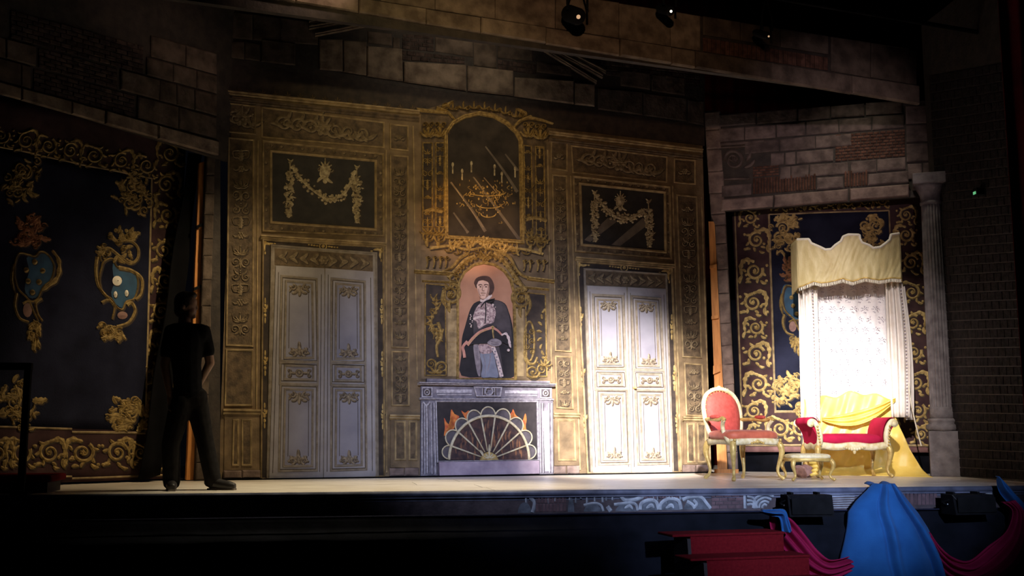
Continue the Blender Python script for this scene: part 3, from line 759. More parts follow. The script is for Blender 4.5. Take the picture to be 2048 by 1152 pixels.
D = garland('dark panel with a painted swag and painted-in light reflections above the brightly lit double door', [(1144, 351), (1340, 373), (1343, 519), (1149, 504)], [(1163, 371), (1326, 388), (1327, 501), (1166, 487)],
        [((1188, 386), (1190, 481), 7), ((1296, 404), (1299, 492), 8)], [(1191, 392), (1215, 422), (1243, 438), (1265, 434), (1287, 422)], (1240, 402, 16), 7)
for q in ([(1215, 436), (1235, 442), (1180, 484), (1168, 480)], [(1285, 436), (1300, 446), (1240, 492), (1222, 490)]): poly(D, 'painted_streak', q, .008, .0088, 'streak')  # light reflections put into the colour as paler strips
# ---- painted mirror over the fireplace
D = board(PB, 'wall_mirror', 968, 478, 'arched gilt-framed mirror with reflected chandelier candles above the portrait', 'mirror'); Mi = D
arch = [(897, 470), (896, 268), (908, 250), (930, 238), (958, 232), (985, 237), (1010, 251), (1028, 268), (1036, 283), (1039, 479)]
poly(D, 'back_board', [(842, 490), (842, 222), (880, 210), (960, 218), (1060, 232), (1092, 245), (1096, 497)], 0, .006, 'panel_paint')
poly(D, 'glass', arch, .006, .010, 'mirror_glass'); 
poly(D, 'reflected_glow', [(898, 347), (1037, 353), (1039, 405), (1000, 440), (960, 430), (898, 400)], .010, .0106, 'mirror_glow') if False else None
frame(D, 'arch_moulding', inset(arch, -9), 9, .006, .045, 'gold')
g = crop(800, 190, 3.291); rg = random.Random(11)
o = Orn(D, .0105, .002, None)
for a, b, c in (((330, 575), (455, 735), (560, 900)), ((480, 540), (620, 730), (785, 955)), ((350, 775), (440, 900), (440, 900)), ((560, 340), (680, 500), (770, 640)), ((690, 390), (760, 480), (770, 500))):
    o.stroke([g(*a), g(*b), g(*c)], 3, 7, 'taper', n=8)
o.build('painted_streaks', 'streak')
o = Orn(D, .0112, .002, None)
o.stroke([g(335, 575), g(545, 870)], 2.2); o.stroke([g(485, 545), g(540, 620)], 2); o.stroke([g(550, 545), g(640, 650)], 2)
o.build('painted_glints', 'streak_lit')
o = Orn(D, .0108, .003, None)
for i in range(120):
    x, y = rg.gauss(580, 105), rg.gauss(660, 75)
    if not (345 < x < 765 and 540 < y < 840): continue
    x, y = g(x, y); k = rg.random()
    if k < .5: o.bead(x, y, rg.uniform(.8, 2), rg.uniform(1.4, 3), 6)
    else: o.stroke([(x, y), (x+rg.uniform(-5, 5), y+rg.uniform(2, 6)), (x+rg.uniform(-7, 7), y+rg.uniform(3, 10))], 1.8, .8)
for cx, cy, rx in ((575, 640, 120), (585, 720, 85), (580, 780, 50)):
    o.stroke([g(cx+rx*math.cos(t), cy+26*math.sin(t)) for t in [pi*i/8 for i in range(9)]], 2)
o.build('painted_chandelier', 'gold')
for x, y in ((345, 460), (468, 452), (407, 502), (620, 473), (668, 520), (755, 485)):
    o = Orn(D, .0108, .004, None); x, y = g(x, y); o.bead(x, y, 2.6, 5); o.stroke([(x, y+5), (x, y+18)], 3.2); o.build('painted_candle', 'flower')
def acanth(o, pts, w_): o.stroke(pts, w_, prof='lobe', n=20)
for q, s in (([(844, 285), (865, 285), (865, 455), (844, 455)], 0), ([(870, 285), (889, 285), (889, 455), (870, 455)], 3), ([(1046, 290), (1063, 292), (1066, 470), (1048, 468)], 1), ([(1069, 292), (1088, 294), (1091, 472), (1071, 470)], 2)):
    p = poly(D, 'side_panel', q, .006, .010, 'dark_band'); frame(D, 'side_moulding', q, 2.5, .008, .022, 'gold', p)
    o = Orn(D, .010, .012, (1, 1)); candelabra(o, q, 7, s); o.build('ornament', 'gold', p, split=.003)
# capitals, top scrolls and lower brackets
o = Orn(D, .012, .03, (2, 2))
for (x, y) in ((856, 262), (880, 262), (1056, 262), (1080, 266)):
    o.fan(x, y+12, 22, 90, 5, 120); 
    for d in (-1, 1): o.spiral(x+d*7, y-12, 6, 1.3, pi/2, d); o.leaf(x+d*3, y+14, 18, 90-d*25, 6)
    o.bead(x, y-4, 4)
o.stroke([(832, 220), (860, 223), (894, 226)], 9, 7); o.stroke([(1056, 236), (1080, 240), (1105, 248)], 8, 5)
for d, x, y in ((1, 872, 216), (-1, 1062, 234)):
    o.stroke([(x, y), (x+d*22, y+8), (x+d*38, y+26)], 8, 5); o.spiral(x+d*18, y-4, 8, 1.3, 0, d); o.leaf(x+d*10, y-2, 26, 90-d*60, 8)
for i in range(7):
    x = 905+i*21; y = 222-10*math.sin(pi*(i+.5)/7)+i*2.5; o.fan(x, y, 15, 90, 3, 110, False); o.spiral(x+8, y-2, 4.5, 1.2, 0, 1 if i % 2 else -1)
for (x, y) in ((855, 472), (878, 474), (1062, 484), (1082, 488)):
    o.spiral(x, y, 12, 1.6, 0, 1 if x < 960 else -1); o.fan(x, y-4, 20, 90, 5, 150); o.leaf(x, y+4, 18, -90, 8)
o.stroke([(847, 425), (862, 420), (884, 424)], 7); o.stroke([(1050, 440), (1070, 436), (1092, 442)], 7)
o.build('frame_carving', 'gold', split=.004)
o = Orn(D, .012, .026, (2, 2))
for i in range(13):
    x = 900+i*11; y = 487-4*math.cos((i-6)*.5)+(i-6)*.9; o.fan(x, y+4, 15, 90+(i-6)*8, 3, 100, i % 2 == 0); o.bead(x, y, 4)
    o.leaf(x, y, 16, -70-(i % 3)*30, 6)
o.rosette(968, 484, 12, 7); o.stroke([(858, 497), (900, 492), (935, 500), (968, 494)], 6, 4); o.stroke([(1085, 508), (1040, 498), (1000, 502), (968, 494)], 6, 4)
o.build('crest_carving', 'gold_pale')
# ---- portrait in a carved niche
D = board(PB, 'portrait_niche', 968, 757, 'carved gilt niche holding a painted portrait of a cloaked man with hat', 'portrait')
poly(D, 'surround', [(842, 758), (842, 500), (1096, 510), (1096, 758)], 0, .006, 'wall_paint')
n_arch = [(918, 756), (918, 590), (921, 565), (931, 546), (948, 533), (967, 529), (988, 533), (1006, 545), (1018, 562), (1024, 585), (1027, 756)]
pic = poly(D, 'canvas', n_arch, .006, .010, 'p_bg')
frame(D, 'niche_moulding', inset(n_arch, -6), 6, .006, .04, 'gold')
h = crop(900, 530, 5.007); LV = [.010]
def pp(name, pts, m, dz=.0011, sm=True):
    LV[0] += dz; mb = MB(); q = [h(*a) for a in pts]; q = [tuple(a) for a in smooth_pts(q, len(q)*3, True)] if sm else q
    mb.prism(D.Q(q), -.0101, -LV[0]); return mb.build(name, m, pic)
def ps(name, m, items, dz=.0006):
    LV[0] += dz; o = Orn(D, LV[0], .001, None)
    for it in items:
        if it[0] == 'b': o.bead(*h(it[1], it[2]), it[3]/5.007, (it[4] if len(it) > 4 else it[3])/5.007, 8)
        else: o.stroke([h(*a) for a in it[1]], it[2]/5.007, it[3]/5.007, it[4] if len(it) > 4 else 'taper')
    return o.build(name, m, pic)
pp('cloak', [(255, 375), (300, 360), (440, 348), (545, 385), (585, 470), (612, 560), (630, 680), (634, 900), (634, 1122), (420, 1122), (112, 1108), (112, 900), (116, 740), (150, 610), (190, 470), (225, 400)], 'p_black')
pp('cloak_fold', [(440, 356), (540, 392), (578, 480), (604, 600), (612, 760), (560, 700), (500, 680), (455, 600), (450, 470)], 'p_cloak')
pp('coat_front', [(250, 430), (440, 420), (455, 640), (520, 1118), (300, 1118), (240, 800)], 'p_cloak')
pp('trousers', [(300, 880), (420, 872), (455, 1000), (482, 1122), (400, 1122), (310, 1122), (322, 1010)], 'p_blue')
ps('trouser_fold', 'p_grey', [('s', [(400, 900), (395, 960), (370, 1060)], 14, 6), ('s', [(330, 900), (350, 1000), (345, 1110)], 8, 4)])
pp('waistcoat', [(285, 790), (415, 800), (410, 880), (360, 888), (305, 884)], 'p_lace')
pp('coat_lining', [(232, 800), (275, 795), (300, 950), (296, 1110), (268, 1080), (240, 920)], 'p_grey')
ps('coat_trim', 'p_white', [('s', [(425, 815), (470, 950), (512, 1120)], 36, 40)] )
ps('trim_embroidery', 'p_grey', [('b', 432+i*8.2+(6 if i % 2 else -6), 840+i*28, 10) for i in range(11)] + [('b', 250+i*5, 820+i*28, 9) for i in range(5)])
pp('jabot', [(250, 450), (300, 385), (370, 378), (430, 415), (452, 475), (440, 540), (425, 580), (350, 600), (280, 640), (262, 570), (225, 540)], 'p_lace')
ps('jabot_lace', 'p_white', [('s', [(225, 545), (300, 520), (370, 535)], 26, 20, 'lobe'), ('s', [(250, 480), (310, 460), (360, 470)], 22, 20, 'lobe'), ('s', [(300, 560), (320, 590), (290, 620)], 20, 16, 'lobe')] +
   [('b', 390+srg.uniform(-20, 60), 400+i*12, srg.uniform(5, 11)) for i in range(15)] + [('b', 205+srg.uniform(-10, 15), 500+i*15, srg.uniform(4, 9)) for i in range(9)])
pp('neck', [(300, 290), (390, 270), (400, 320), (335, 365), (300, 350)], 'p_skin_shade')
pp('collar', [(300, 345), (330, 352), (398, 298), (412, 318), (350, 368), (302, 372)], 'p_white')
pp('hair_back', [(242, 178), (262, 132), (320, 112), (390, 122), (430, 185), (436, 245), (415, 290), (385, 306), (360, 250), (300, 220), (262, 235)], 'p_hair')
pp('face', [(262, 185), (290, 160), (350, 158), (382, 190), (386, 250), (374, 300), (345, 335), (312, 338), (286, 305), (268, 250)], 'p_skin')
pp('face_shade', [(372, 190), (386, 210), (388, 255), (374, 302), (350, 332), (360, 285), (370, 240)], 'p_skin_shade')
pp('fringe', [(238, 178), (262, 132), (325, 112), (388, 128), (412, 190), (402, 250), (388, 230), (378, 180), (340, 160), (298, 152), (276, 168), (262, 200), (250, 205)], 'p_hair')
ps('facial_features', 'p_hair', [('s', [(276, 205), (298, 198), (315, 205)], 9, 6), ('s', [(334, 204), (354, 197), (374, 204)], 9, 6), ('b', 297, 221, 11, 6), ('b', 353, 221, 11, 6)])
ps('facial_shadow', 'p_skin_shade', [('s', [(322, 212), (314, 245), (318, 260), (336, 260)], 7, 9), ('s', [(300, 286), (322, 283), (350, 286)], 10, 8), ('s', [(308, 304), (338, 304)], 5, 5), ('s', [(276, 240), (284, 285), (300, 318)], 6, 8)])
ps('ribbon_bow', 'p_black', [('s', [(300, 425), (350, 365), (440, 340)], 12, 8), ('s', [(345, 370), (350, 470), (342, 590)], 14, 10), ('s', [(355, 368), (390, 380), (440, 352)], 10, 7)])
pp('hat', [(150, 800), (200, 735), (270, 670), (350, 622), (420, 608), (480, 650), (540, 700), (590, 770), (570, 800), (500, 770), (400, 785), (260, 792)], 'p_black')
ps('hat_band', 'p_strap', [('s', [(165, 805), (225, 730), (300, 668), (410, 628)], 30, 26), ('s', [(430, 635), (470, 660), (512, 705)], 24, 18), ('s', [(165, 765), (122, 820), (130, 875), (138, 930)], 26, 30)])
ps('hat_braid', 'gold_pale', [('s', [(170, 800), (230, 732), (300, 676), (370, 648)], 8, 6), ('s', [(418, 640), (422, 690), (428, 735)], 16, 12), ('b', 418, 627, 17)])
ps('hat_button', 'p_black', [('b', 418, 627, 7), ('s', [(422, 660), (427, 730)], 3, 3)])
ps('hat_plume', 'p_white', [('s', [(505, 705), (550, 690), (578, 740), (588, 800), (600, 830)], 26, 18, 'lobe'), ('b', 575, 855, 14), ('b', 590, 800, 12)])
pp('gloved_hand', [(365, 785), (395, 750), (440, 738), (490, 755), (508, 785), (480, 812), (420, 815)], 'p_grey')
ps('finger_line', 'p_cloak', [('s', [(400, 770), (440, 775), (490, 772)], 3, 3), ('s', [(400, 790), (440, 795), (480, 792)], 3, 3)])
# carved surround of the niche
g = crop(830, 500, 4.432); o = Orn(D, .006, .03, (2, 2))
def G(*p): return [g(*a) for a in p]
rail(D, 'ledge', g(-10, 178), g(330, 200), 7, 0, .06, 'gold'); rail(D, 'ledge', g(60, 268), g(370, 282), 4, 0, .04, 'gold')
rail(D, 'ledge', g(990, 240), g(1225, 268), 7, 0, .06, 'gold'); rail(D, 'ledge', g(960, 325), g(1180, 345), 4, 0, .04, 'gold')
o.stroke(G((690, 25), (780, 90), (860, 200), (930, 300), (985, 360)), 11, 9); o.stroke(G((720, 10), (830, 60), (900, 180), (960, 230), (1040, 255)), 8, 6)
o.stroke(G((530, 60), (450, 90), (390, 150), (340, 200), (290, 250)), 9, 8); o.stroke(G((470, 30), (400, 70), (330, 150), (240, 195)), 7, 6)
o.build('scroll_pediment', 'gold')
o = Orn(D, .008, .026, (2, 2))
for i in range(17):
    a = pi*(.06+.88*i/16); x, y = g(625-260*math.cos(a), 330-265*math.sin(a)); o.fan(x, y, 13, math.degrees(pi-a), 3, 100, False); o.bead(x, y, 3.5)
    if i % 2: o.spiral(x+3*math.cos(pi-a)*2, y-5, 5, 1.2, a, 1 if i < 8 else -1)
o.rosette(*g(625, 90), 8); o.fan(*g(625, 70), 22, 90, 5, 140)
for i in range(9): o.fan(*g(300+i*85, 20+20*math.sin(i)), 12, 90+20*math.sin(i*2), 3, 120)
for x in (100, 160, 215, 265): o.stroke(G((x, 60), (x+10, 110), (x, 160)), 5, 3); o.spiral(*g(x+15, 70), 5, 1.2)
for x in (960, 1010, 1080, 1130): o.stroke(G((x, 90), (x+10, 140), (x, 190)), 5, 3); o.spiral(*g(x+15, 100), 5, 1.2)
o.build('arch_carving', 'gold')
for q, side in (([(849, 566), (891, 570), (893, 752), (848, 752)], -1), ([(1049, 584), (1091, 588), (1094, 754), (1052, 754)], 1)):
    p = poly(D, 'side_panel', q, .006, .010, 'dark_band'); frame(D, 'side_moulding', q, 2.6, .008, .022, 'gold', p)
    o = Orn(D, .010, .018, (1.5, 1.5))
    if side < 0:
        for i in range(10):
            x, y = g(165+30*math.sin(i*.9), 440+i*38); o.fan(x, y, 14, 60+i*30, 3, 130, i % 2 == 0); o.bead(x, y, 4)
        o.spiral(*g(190, 700), 13, 1.6, 0, 1); o.stroke(G((200, 640), (230, 760), (190, 850), (200, 950)), 7, 5); 
        o.spiral(*g(140, 1010), 10, 1.5, 0, -1); o.spiral(*g(235, 1040), 12, 1.5, pi, 1); o.fan(*g(180, 1090), 20, 90, 5, 150)
    else:
        o.stroke([g(1010+45*math.cos(t), 810+175*math.sin(t)) for t in [2*pi*i/14 for i in range(14)]], 4, closed=True)
        for i in range(5): o.spiral(*g(1010+22*(-1)**i, 720+i*45), 6, 1.3, i, (-1)**i)
        o.stroke(G((970, 900), (985, 990), (1050, 1010), (1080, 950)), 7, 4); o.spiral(*g(1040, 1080), 14, 1.6, 0, 1); o.spiral(*g(1120, 1060), 11, 1.5, 0, -1); o.fan(*g(1140, 1030), 18, 80, 5, 140)
        for i in range(8): o.leaf(*g(1120, 560+i*55), 11, 60+i*40, 5)
    o.build('ornament', 'gold', p, split=.0005)
o = Orn(D, .008, .03, (2, 2))
for cx, cy, r in ((310, 390, 95), (940, 430, 90)):
    x, y = g(cx, cy); o.spiral(x, y, r/4.432, 1.8, -pi/2, 1 if cx < 600 else -1, 7, 3); o.fan(x, y-10, 18, 90, 5, 170); o.rosette(x, y, 7)
    o.leaf(x, y+12, 26, -90, 9); o.stroke([(x+12, y-6), (x+18, y+14), (x+10, y+34)] if cx > 600 else [(x-12, y-6), (x-16, y+12), (x-8, y+26)], 9, 4)
o.build('volute', 'gold', split=.004)
for x0, x1 in ((288, 385), (885, 960)):
    q = G((x0, 520), (x1, 520), (x1, 1120), (x0, 1120)); poly(D, 'pilaster', q, .006, .012, 'gold_line')
stones(D, [G((290, 540), (385, 540), (385, 715), (290, 715)), G((290, 730), (385, 730), (385, 820), (290, 820)), G((290, 830), (385, 830), (385, 960), (290, 960))], .008, 'gold_line', back=.012, name='pilaster_block')
# ---- fireplace
D = board(PB, 'fireplace', 970, 951, 'grey painted fireplace with a round fan-shaped gilt fire screen', 'fireplace')
g = crop(830, 740, 5.238)
poly(D, 'chimney_breast', G((55, 165), (1432, 180), (1442, 1092), (50, 1112)), 0, .010, 'marble_dark')
poly(D, 'mantel_ledge', G((110, 92), (1392, 118), (1395, 138), (110, 125)), 0, .06, 'marble'); rail(D, 'mantel_shelf', g(25, 128), g(1450, 148), 6, 0, .085, 'marble_line')
poly(D, 'entablature', G((60, 172), (1428, 188), (1430, 300), (60, 290)), .010, .018, 'marble')
for q in (G((62, 178), (178, 178), (178, 290), (62, 288)), G((1302, 188), (1420, 190), (1420, 300), (1302, 298))):
    p = poly(D, 'corner_block', q, .018, .024, 'marble_dark'); frame(D, 'corner_moulding', q, 3, .02, .034, 'marble_line', p)
    c = (sum(a[0] for a in q)/4, sum(a[1] for a in q)/4); o = Orn(D, .024, .01, (1, 1)); o.stroke([(c[0]+5*math.cos(t), c[1]+5.5*math.sin(t)) for t in [2*pi*i/8 for i in range(8)]], 2.4, closed=True); o.bead(c[0], c[1], 2); o.build('boss', 'marble_line', p)
p = poly(D, 'keystone', G((602, 172), (905, 178), (888, 282), (632, 280)), .018, .032, 'marble'); frame(D, 'keystone_moulding', G((602, 172), (905, 178), (888, 282), (632, 280)), 3, .03, .044, 'marble_line', p)
o = Orn(D, .032, .012, (1, 1)); x, y = g(765, 224); o.stroke([(x+7.6*math.cos(t), y+7.6*math.sin(t)) for t in [2*pi*i/10 for i in range(10)]], 3, closed=True)
for i in range(10): o.leaf(x+7*math.cos(i*.63), y+7*math.sin(i*.63), 4, i*50, 2)
o.stroke(G((700, 185), (695, 275)), 2); o.stroke(G((825, 188), (828, 278)), 2); o.build('wreath', 'marble_line', p)
for q in (G((220, 205), (592, 205), (592, 240), (220, 240)), G((935, 212), (1275, 218), (1275, 250), (935, 246))): poly(D, 'frieze_panel', q, .018, .024, 'marble_line')
for a, b in (((225, 250), (592, 252)), ((935, 258), (1272, 262))): rail(D, 'frieze_line', g(*a), g(*b), 2.5, .018, .026, 'marble_line')
rail(D, 'frieze_moulding', g(40, 292), g(1442, 304), 4, .01, .04, 'marble_line')
poly(D, 'firebox', G((222, 335), (1266, 338), (1278, 945), (236, 958)), .010, .012, 'hearth_dark'); frame(D, 'firebox_moulding', G((205, 318), (1286, 322), (1298, 960), (222, 972)), 3.5, .01, .036, 'marble_line')
for side, q in ((-1, G((58, 318), (206, 318), (224, 1104), (56, 1108))), (1, G((1290, 322), (1436, 326), (1442, 1090), (1300, 1094)))):
    p = poly(D, 'leg', q, .010, .026, 'marble'); o = Orn(D, .026, .006, (1, .5)); f = bil(q)
    for a in (-.86, -.5, .4, .84): o.stroke([f(a, .02), f(a, .97)], 2.2)
    if side < 0: o.stroke(G((80, 335), (115, 370), (150, 335)), 3); o.stroke(G((115, 370), (120, 600), (122, 1080)), 3)
    o.build('fluting', 'marble_line', p, low='marble_dark')
    if side > 0:
        o = Orn(D, .026, .004, None); o.stroke(G((1365, 430), (1372, 700), (1380, 1060)), 13, 11, 'taper'); o.build('dry_brushed_panel', 'marble_line', p)
poly(D, 'hearth', G((240, 962), (1285, 948), (1288, 1084), (245, 1104)), .010, .05, 'hearth_slab'); rail(D, 'hearth_edge', g(232, 952), g(1290, 938), 2.8, .01, .06, 'marble_line')
def flame(pts, m='flame'):
    mb = MB(); mb.prism(D.Q([tuple(a) for a in smooth_pts(G(*pts), len(pts)*3, True)]), -.012, -.0145); mb.build('painted_flame', m, D.root)
flame([(300, 690), (310, 600), (300, 500), (330, 550), (360, 560), (375, 415), (410, 460), (460, 490), (420, 560), (400, 620), (340, 660)])
flame([(480, 425), (520, 450), (555, 425), (575, 450), (545, 510), (520, 500)]); flame([(320, 640), (345, 590), (380, 480), (400, 540), (400, 600)], 'flame_tip')
flame([(985, 480), (1010, 440), (1025, 410), (1050, 470), (1090, 500), (1120, 540), (1150, 455), (1165, 520), (1155, 600), (1190, 690), (1150, 660), (1090, 600), (1020, 540)]); flame([(1000, 500), (1025, 440), (1045, 500), (1090, 530), (1110, 600), (1060, 570)], 'flame_tip')
# the fan-shaped screen: webs, ribs, hoop, scallops and hub
S = board(PB, 'fire_screen', 978, 921, 'half-round fan fire screen with nine scalloped loops, in front of the flames', 'fire screen', k=.014)
cx, cy = 768, 940
def ell(r, a): return g(cx - 418*r*math.cos(a), cy - 460*r*math.sin(a))
mb = MB(); mb.prism(S.Q([ell(1, pi*i/24) for i in range(25)]), .0, -.004); mb.build('web', 'ember', S.root)
o = Orn(S, .004, .002, None); rg = random.Random(2)
for i in range(40):
    a = rg.uniform(.15, pi-.15); r = rg.uniform(.35, .85); x, y = ell(r, a); o.stroke([(x, y+8), (x+rg.uniform(-2, 2), y), (x+rg.uniform(-3, 3), y-9)], rg.uniform(2, 4), prof='leaf')
o.build('painted_ember', 'ember_lit', split=.004)
angs = [math.atan2((cy-y)/460, (cx-x)/418) for x, y in ((370, 795), (440, 645), (555, 555), (685, 490), (830, 495), (970, 560), (1090, 655), (1160, 790))]
for a in angs:
    mb = MB(); p, q = S.P(*ell(.2, a)), S.P(*ell(.97, a)); mb.tube([(p[0], -.012, p[1]), (q[0], -.012, q[1])], [.008, .011], 8); mb.build('rib', 'fan_gold', S.root, smooth=True)
mb = MB(); mb.tube([(x, -.014, z) for x, z in [S.P(*ell(1, pi*i/36)) for i in range(37)]], .017, 8); mb.build('hoop', 'fan_gold', S.root, smooth=True)
ed = [0] + angs + [pi]
for a0, a1 in zip(ed[:-1], ed[1:]):
    if a0 == 0: a0 = .02
    if a1 == pi: a1 = pi-.02
    am = (a0+a1)/2; p0, p1, c = Vector(S.P(*ell(1.02, a0))), Vector(S.P(*ell(1.02, a1))), Vector(S.P(*ell(1.0, am)))
    out = (Vector(S.P(*ell(1.2, am)))-c).normalized(); half = (p1-p0)/2; mid = (p0+p1)/2; H_ = half.length*1.15
    loop = [mid - half*math.cos(t)*1.02 + out*math.sin(t)*H_ for t in [pi*i/12 for i in range(13)]]
    mb = MB(); mb.tube([(x, -.012, z) for x, z in loop], .0085, 7); sl = mb.build('scallop', 'fan_gold', S.root, smooth=True)
    mb = MB(); mb.prism([tuple(q) for q in loop], 0, -.004); mb.build('scallop_web', 'marble_dark', sl)
mb = MB(); mb.prism(S.Q([g(668, 945), g(690, 895), g(720, 870), g(760, 855), g(800, 868), g(840, 895), g(862, 940)]), 0, -.03); mb.build('hub', 'gold_pale', S.root)
o = Orn(S, .03, .01, None); x, y = g(765, 890); o.fan(x, y+6, 13, 90, 5, 150); o.leaf(x, y, 22, 90, 4, 0); o.leaf(*g(700, 900), 14, 125, 5); o.build('hub_carving', 'fan_gold')
# ================================================================== LEFT AND RIGHT FLATS, PIERS, HEADER
# ---- left flat: ruined wall over a stone lintel
B = board(PL, 'wall_left', 300, 968, 'dark ruined brick and stone flat above the left painted curtain', 'stage flat', kind='structure')
zl = PL.uv(300, 274)[1]; u1 = PL.L-B.u0
mb = MB(); mb.box(-B.u0-2.2, u1, 0, .06, zl, 5.6); mb.build('canvas', 'mortar', B.root)
lt, lb = ((50, 178), (435, 283)), ((50, 204), (435, 313))
stones(B, quads_row(*lt, *lb, [-300, -160, -60, 40, 140, 207, 312, 434]), .035, 'stone', name='lintel_block')
def sky(x): return 178+(x-50)*105/385            # top line of the lintel
def rowq(y0, y1, xs): return [[(a, sky(a)-y1), (b, sky(b)-y1), (b, sky(b)-y0), (a, sky(a)-y0)] for a, b in zip(xs[:-1], xs[1:])]
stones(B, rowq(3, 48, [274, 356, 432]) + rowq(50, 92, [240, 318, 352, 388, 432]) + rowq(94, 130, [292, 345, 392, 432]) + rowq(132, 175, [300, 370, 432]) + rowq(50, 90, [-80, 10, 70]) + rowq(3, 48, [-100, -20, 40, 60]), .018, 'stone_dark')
bricks(B, [(66, sky(66)-46), (268, sky(268)-46), (268, sky(268)-3), (66, sky(66)-3)], 5, 9, .012, 'brick_dark')
bricks(B, [(76, sky(76)-90), (234, sky(234)-90), (234, sky(234)-50), (76, sky(76)-50)], 5, 7, .012, 'brick_dark')
bricks(B, [(20, sky(20)-150), (286, sky(286)-150), (286, sky(286)-94), (20, sky(20)-94)], 6, 12, .012, 'brick_dark')
mb = MB(); mb.box(-B.u0-2.2, -B.u0-1.4, 0, .06, 0, zl); mb.build('post', 'mortar', B.root)
# ---- left pier and its raw timber frame
PJL = fp((385, 962), (440, 960.6))
B = board(PJL, 'stone_pier', 402, 961, 'narrow dark stone pier beside the left back corner, behind the man', 'pier')
ys = [312, 350, 388, 430, 478, 512, 560, 612, 655, 705, 745, 790, 835, 880, 925, 960]
def edge(y, a, b): return a+(b-a)*(y-312)/648
x0, x1 = PJL.uv(400, 955)[0]-B.u0-.06, PJL.uv(430, 955)[0]-B.u0
mb = MB(); mb.prism(B.Q([(412, 305), (441, 305), (440, 961), (390, 962)]), .05, 0); mb.build('core', 'mortar', B.root)
stones(B, [[(edge(a, 412, 390), a), (edge(a, 430, 413), a), (edge(b, 430, 413), b), (edge(b, 412, 390), b)] for a, b in zip(ys[:-1], ys[1:])], .02, 'stone_dark')
T = board(PJL.shift(-.06), 'timber_frame', 385, 962, 'raw timber upright coloured as lit orange, seen behind the left stone pier', 'timber frame')
mb = MB(); mb.prism(T.Q([(399, 326), (411, 322), (389, 960), (373, 960)]), .05, 0); mb.build('upright', 'wood', T.root)
for y in (448, 572, 760): 
    mb = MB(); x = 399-26*(y-326)/634; mb.prism(T.Q([(x-3, y+4), (x+14, y-3), (x+14, y+3), (x-3, y+10)]), -.01, -.035); mb.build('rail', 'black_metal', T.root)
# ---- right flat
B = board(PR, 'wall_right', 1660, 948, 'ruined brick and stone flat spanning above the throne canopy', 'stage flat', kind='structure')
g = crop(1380, 180, 3.032)
mb = MB(); mb.prism(B.Q(G((170, 150), (1485, 60), (1510, 640), (185, 738))), .06, 0); mb.build('canvas', 'mortar', B.root)
mb = MB(); mb.prism(B.Q([(1866, 200), (1893, 197), (1937, 951), (1893, 951)]), .06, .0); mb.build('end_strip', 'mortar', B.root)
stones(B, [G((190, 662), (505, 640), (505, 712), (188, 737)), G((510, 638), (960, 602), (960, 678), (510, 712)), G((966, 601), (1330, 571), (1330, 648), (966, 678))], .05, 'stone_pink', name='lintel_block')
rw = [(0, 75, [(192, 375), (768, 930), (1080, 1325)]), (80, 160, [(545, 610), (612, 720), (725, 960), (975, 1130), (1135, 1310)]), (165, 245, [(490, 570), (575, 640), (645, 870)]), (250, 330, [(330, 540), (545, 760), (760, 980)]), (335, 420, [(175, 330), (332, 520), (525, 700), (705, 900), (905, 1100), (1105, 1300)]), (425, 505, [(175, 400), (405, 650), (655, 850), (855, 1060), (1065, 1290)])]
def rl(x): return 655-(x-190)*90/1140
for a, b, xs in rw:
    stones(B, [G((x0, rl(x0)-b*1.0), (x1, rl(x1)-b*1.0), (x1, rl(x1)-a-4), (x0, rl(x0)-a-4)) for x0, x1 in xs], .016, 'stone_rose')
def BQ(x0, x1, a, b): return G((x0, rl(x0)-b), (x1, rl(x1)-b), (x1, rl(x1)-a), (x0, rl(x0)-a))
bricks(B, BQ(380, 765, 5, 105), 1, 22, .014, 'brick'); bricks(B, BQ(935, 1078, 5, 105), 1, 8, .014, 'brick')
bricks(B, BQ(380, 540, 110, 175), 4, 4, .012, 'brick'); bricks(B, BQ(880, 1305, 165, 330), 9, 11, .012, 'brick')
bricks(B, BQ(980, 1300, 105, 160), 3, 8, .012, 'brick') if False else None
stones(B, [G((1312, 330), (1500, 318), (1503, 430), (1314, 440)), G((1318, 448), (1408, 443), (1408, 540), (1322, 545)), G((1412, 440), (1505, 435), (1508, 535), (1412, 540)), G((1305, 100), (1490, 90), (1495, 200), (1308, 210)), G((1310, 215), (1497, 205), (1500, 310), (1312, 322))], .02, 'stone_rose')
bl = [951, 880, 805, 740, 690, 640, 590, 545, 500, 450, 400]
stones(B, [[(1905-(951-b)*.055, b), (1936-(951-b)*.057, b), (1936-(951-a)*.057, a), (1905-(951-a)*.055, a)] for a, b in zip(bl[:-1], bl[1:])], .014, 'stone_dark')
# carved scroll fragment at the left end
o = Orn(B, .004, .02, (1.5, 1.5)); x, y = g(265, 425); o.spiral(x, y, 20, 1.7, pi, 1, 7, 2.5); o.fan(*g(260, 430), 12, 60, 5, 170); o.leaf(*g(330, 470), 26, 40, 8); o.leaf(*g(340, 430), 22, 70, 7)
o.stroke([*G((185, 328), (300, 322), (450, 308))], 7, 6); o.stroke([*G((188, 350), (320, 342), (430, 328))], 3); o.stroke([*G((205, 540), (360, 535))], 4); o.build('carved_fragment', 'stone_rose')
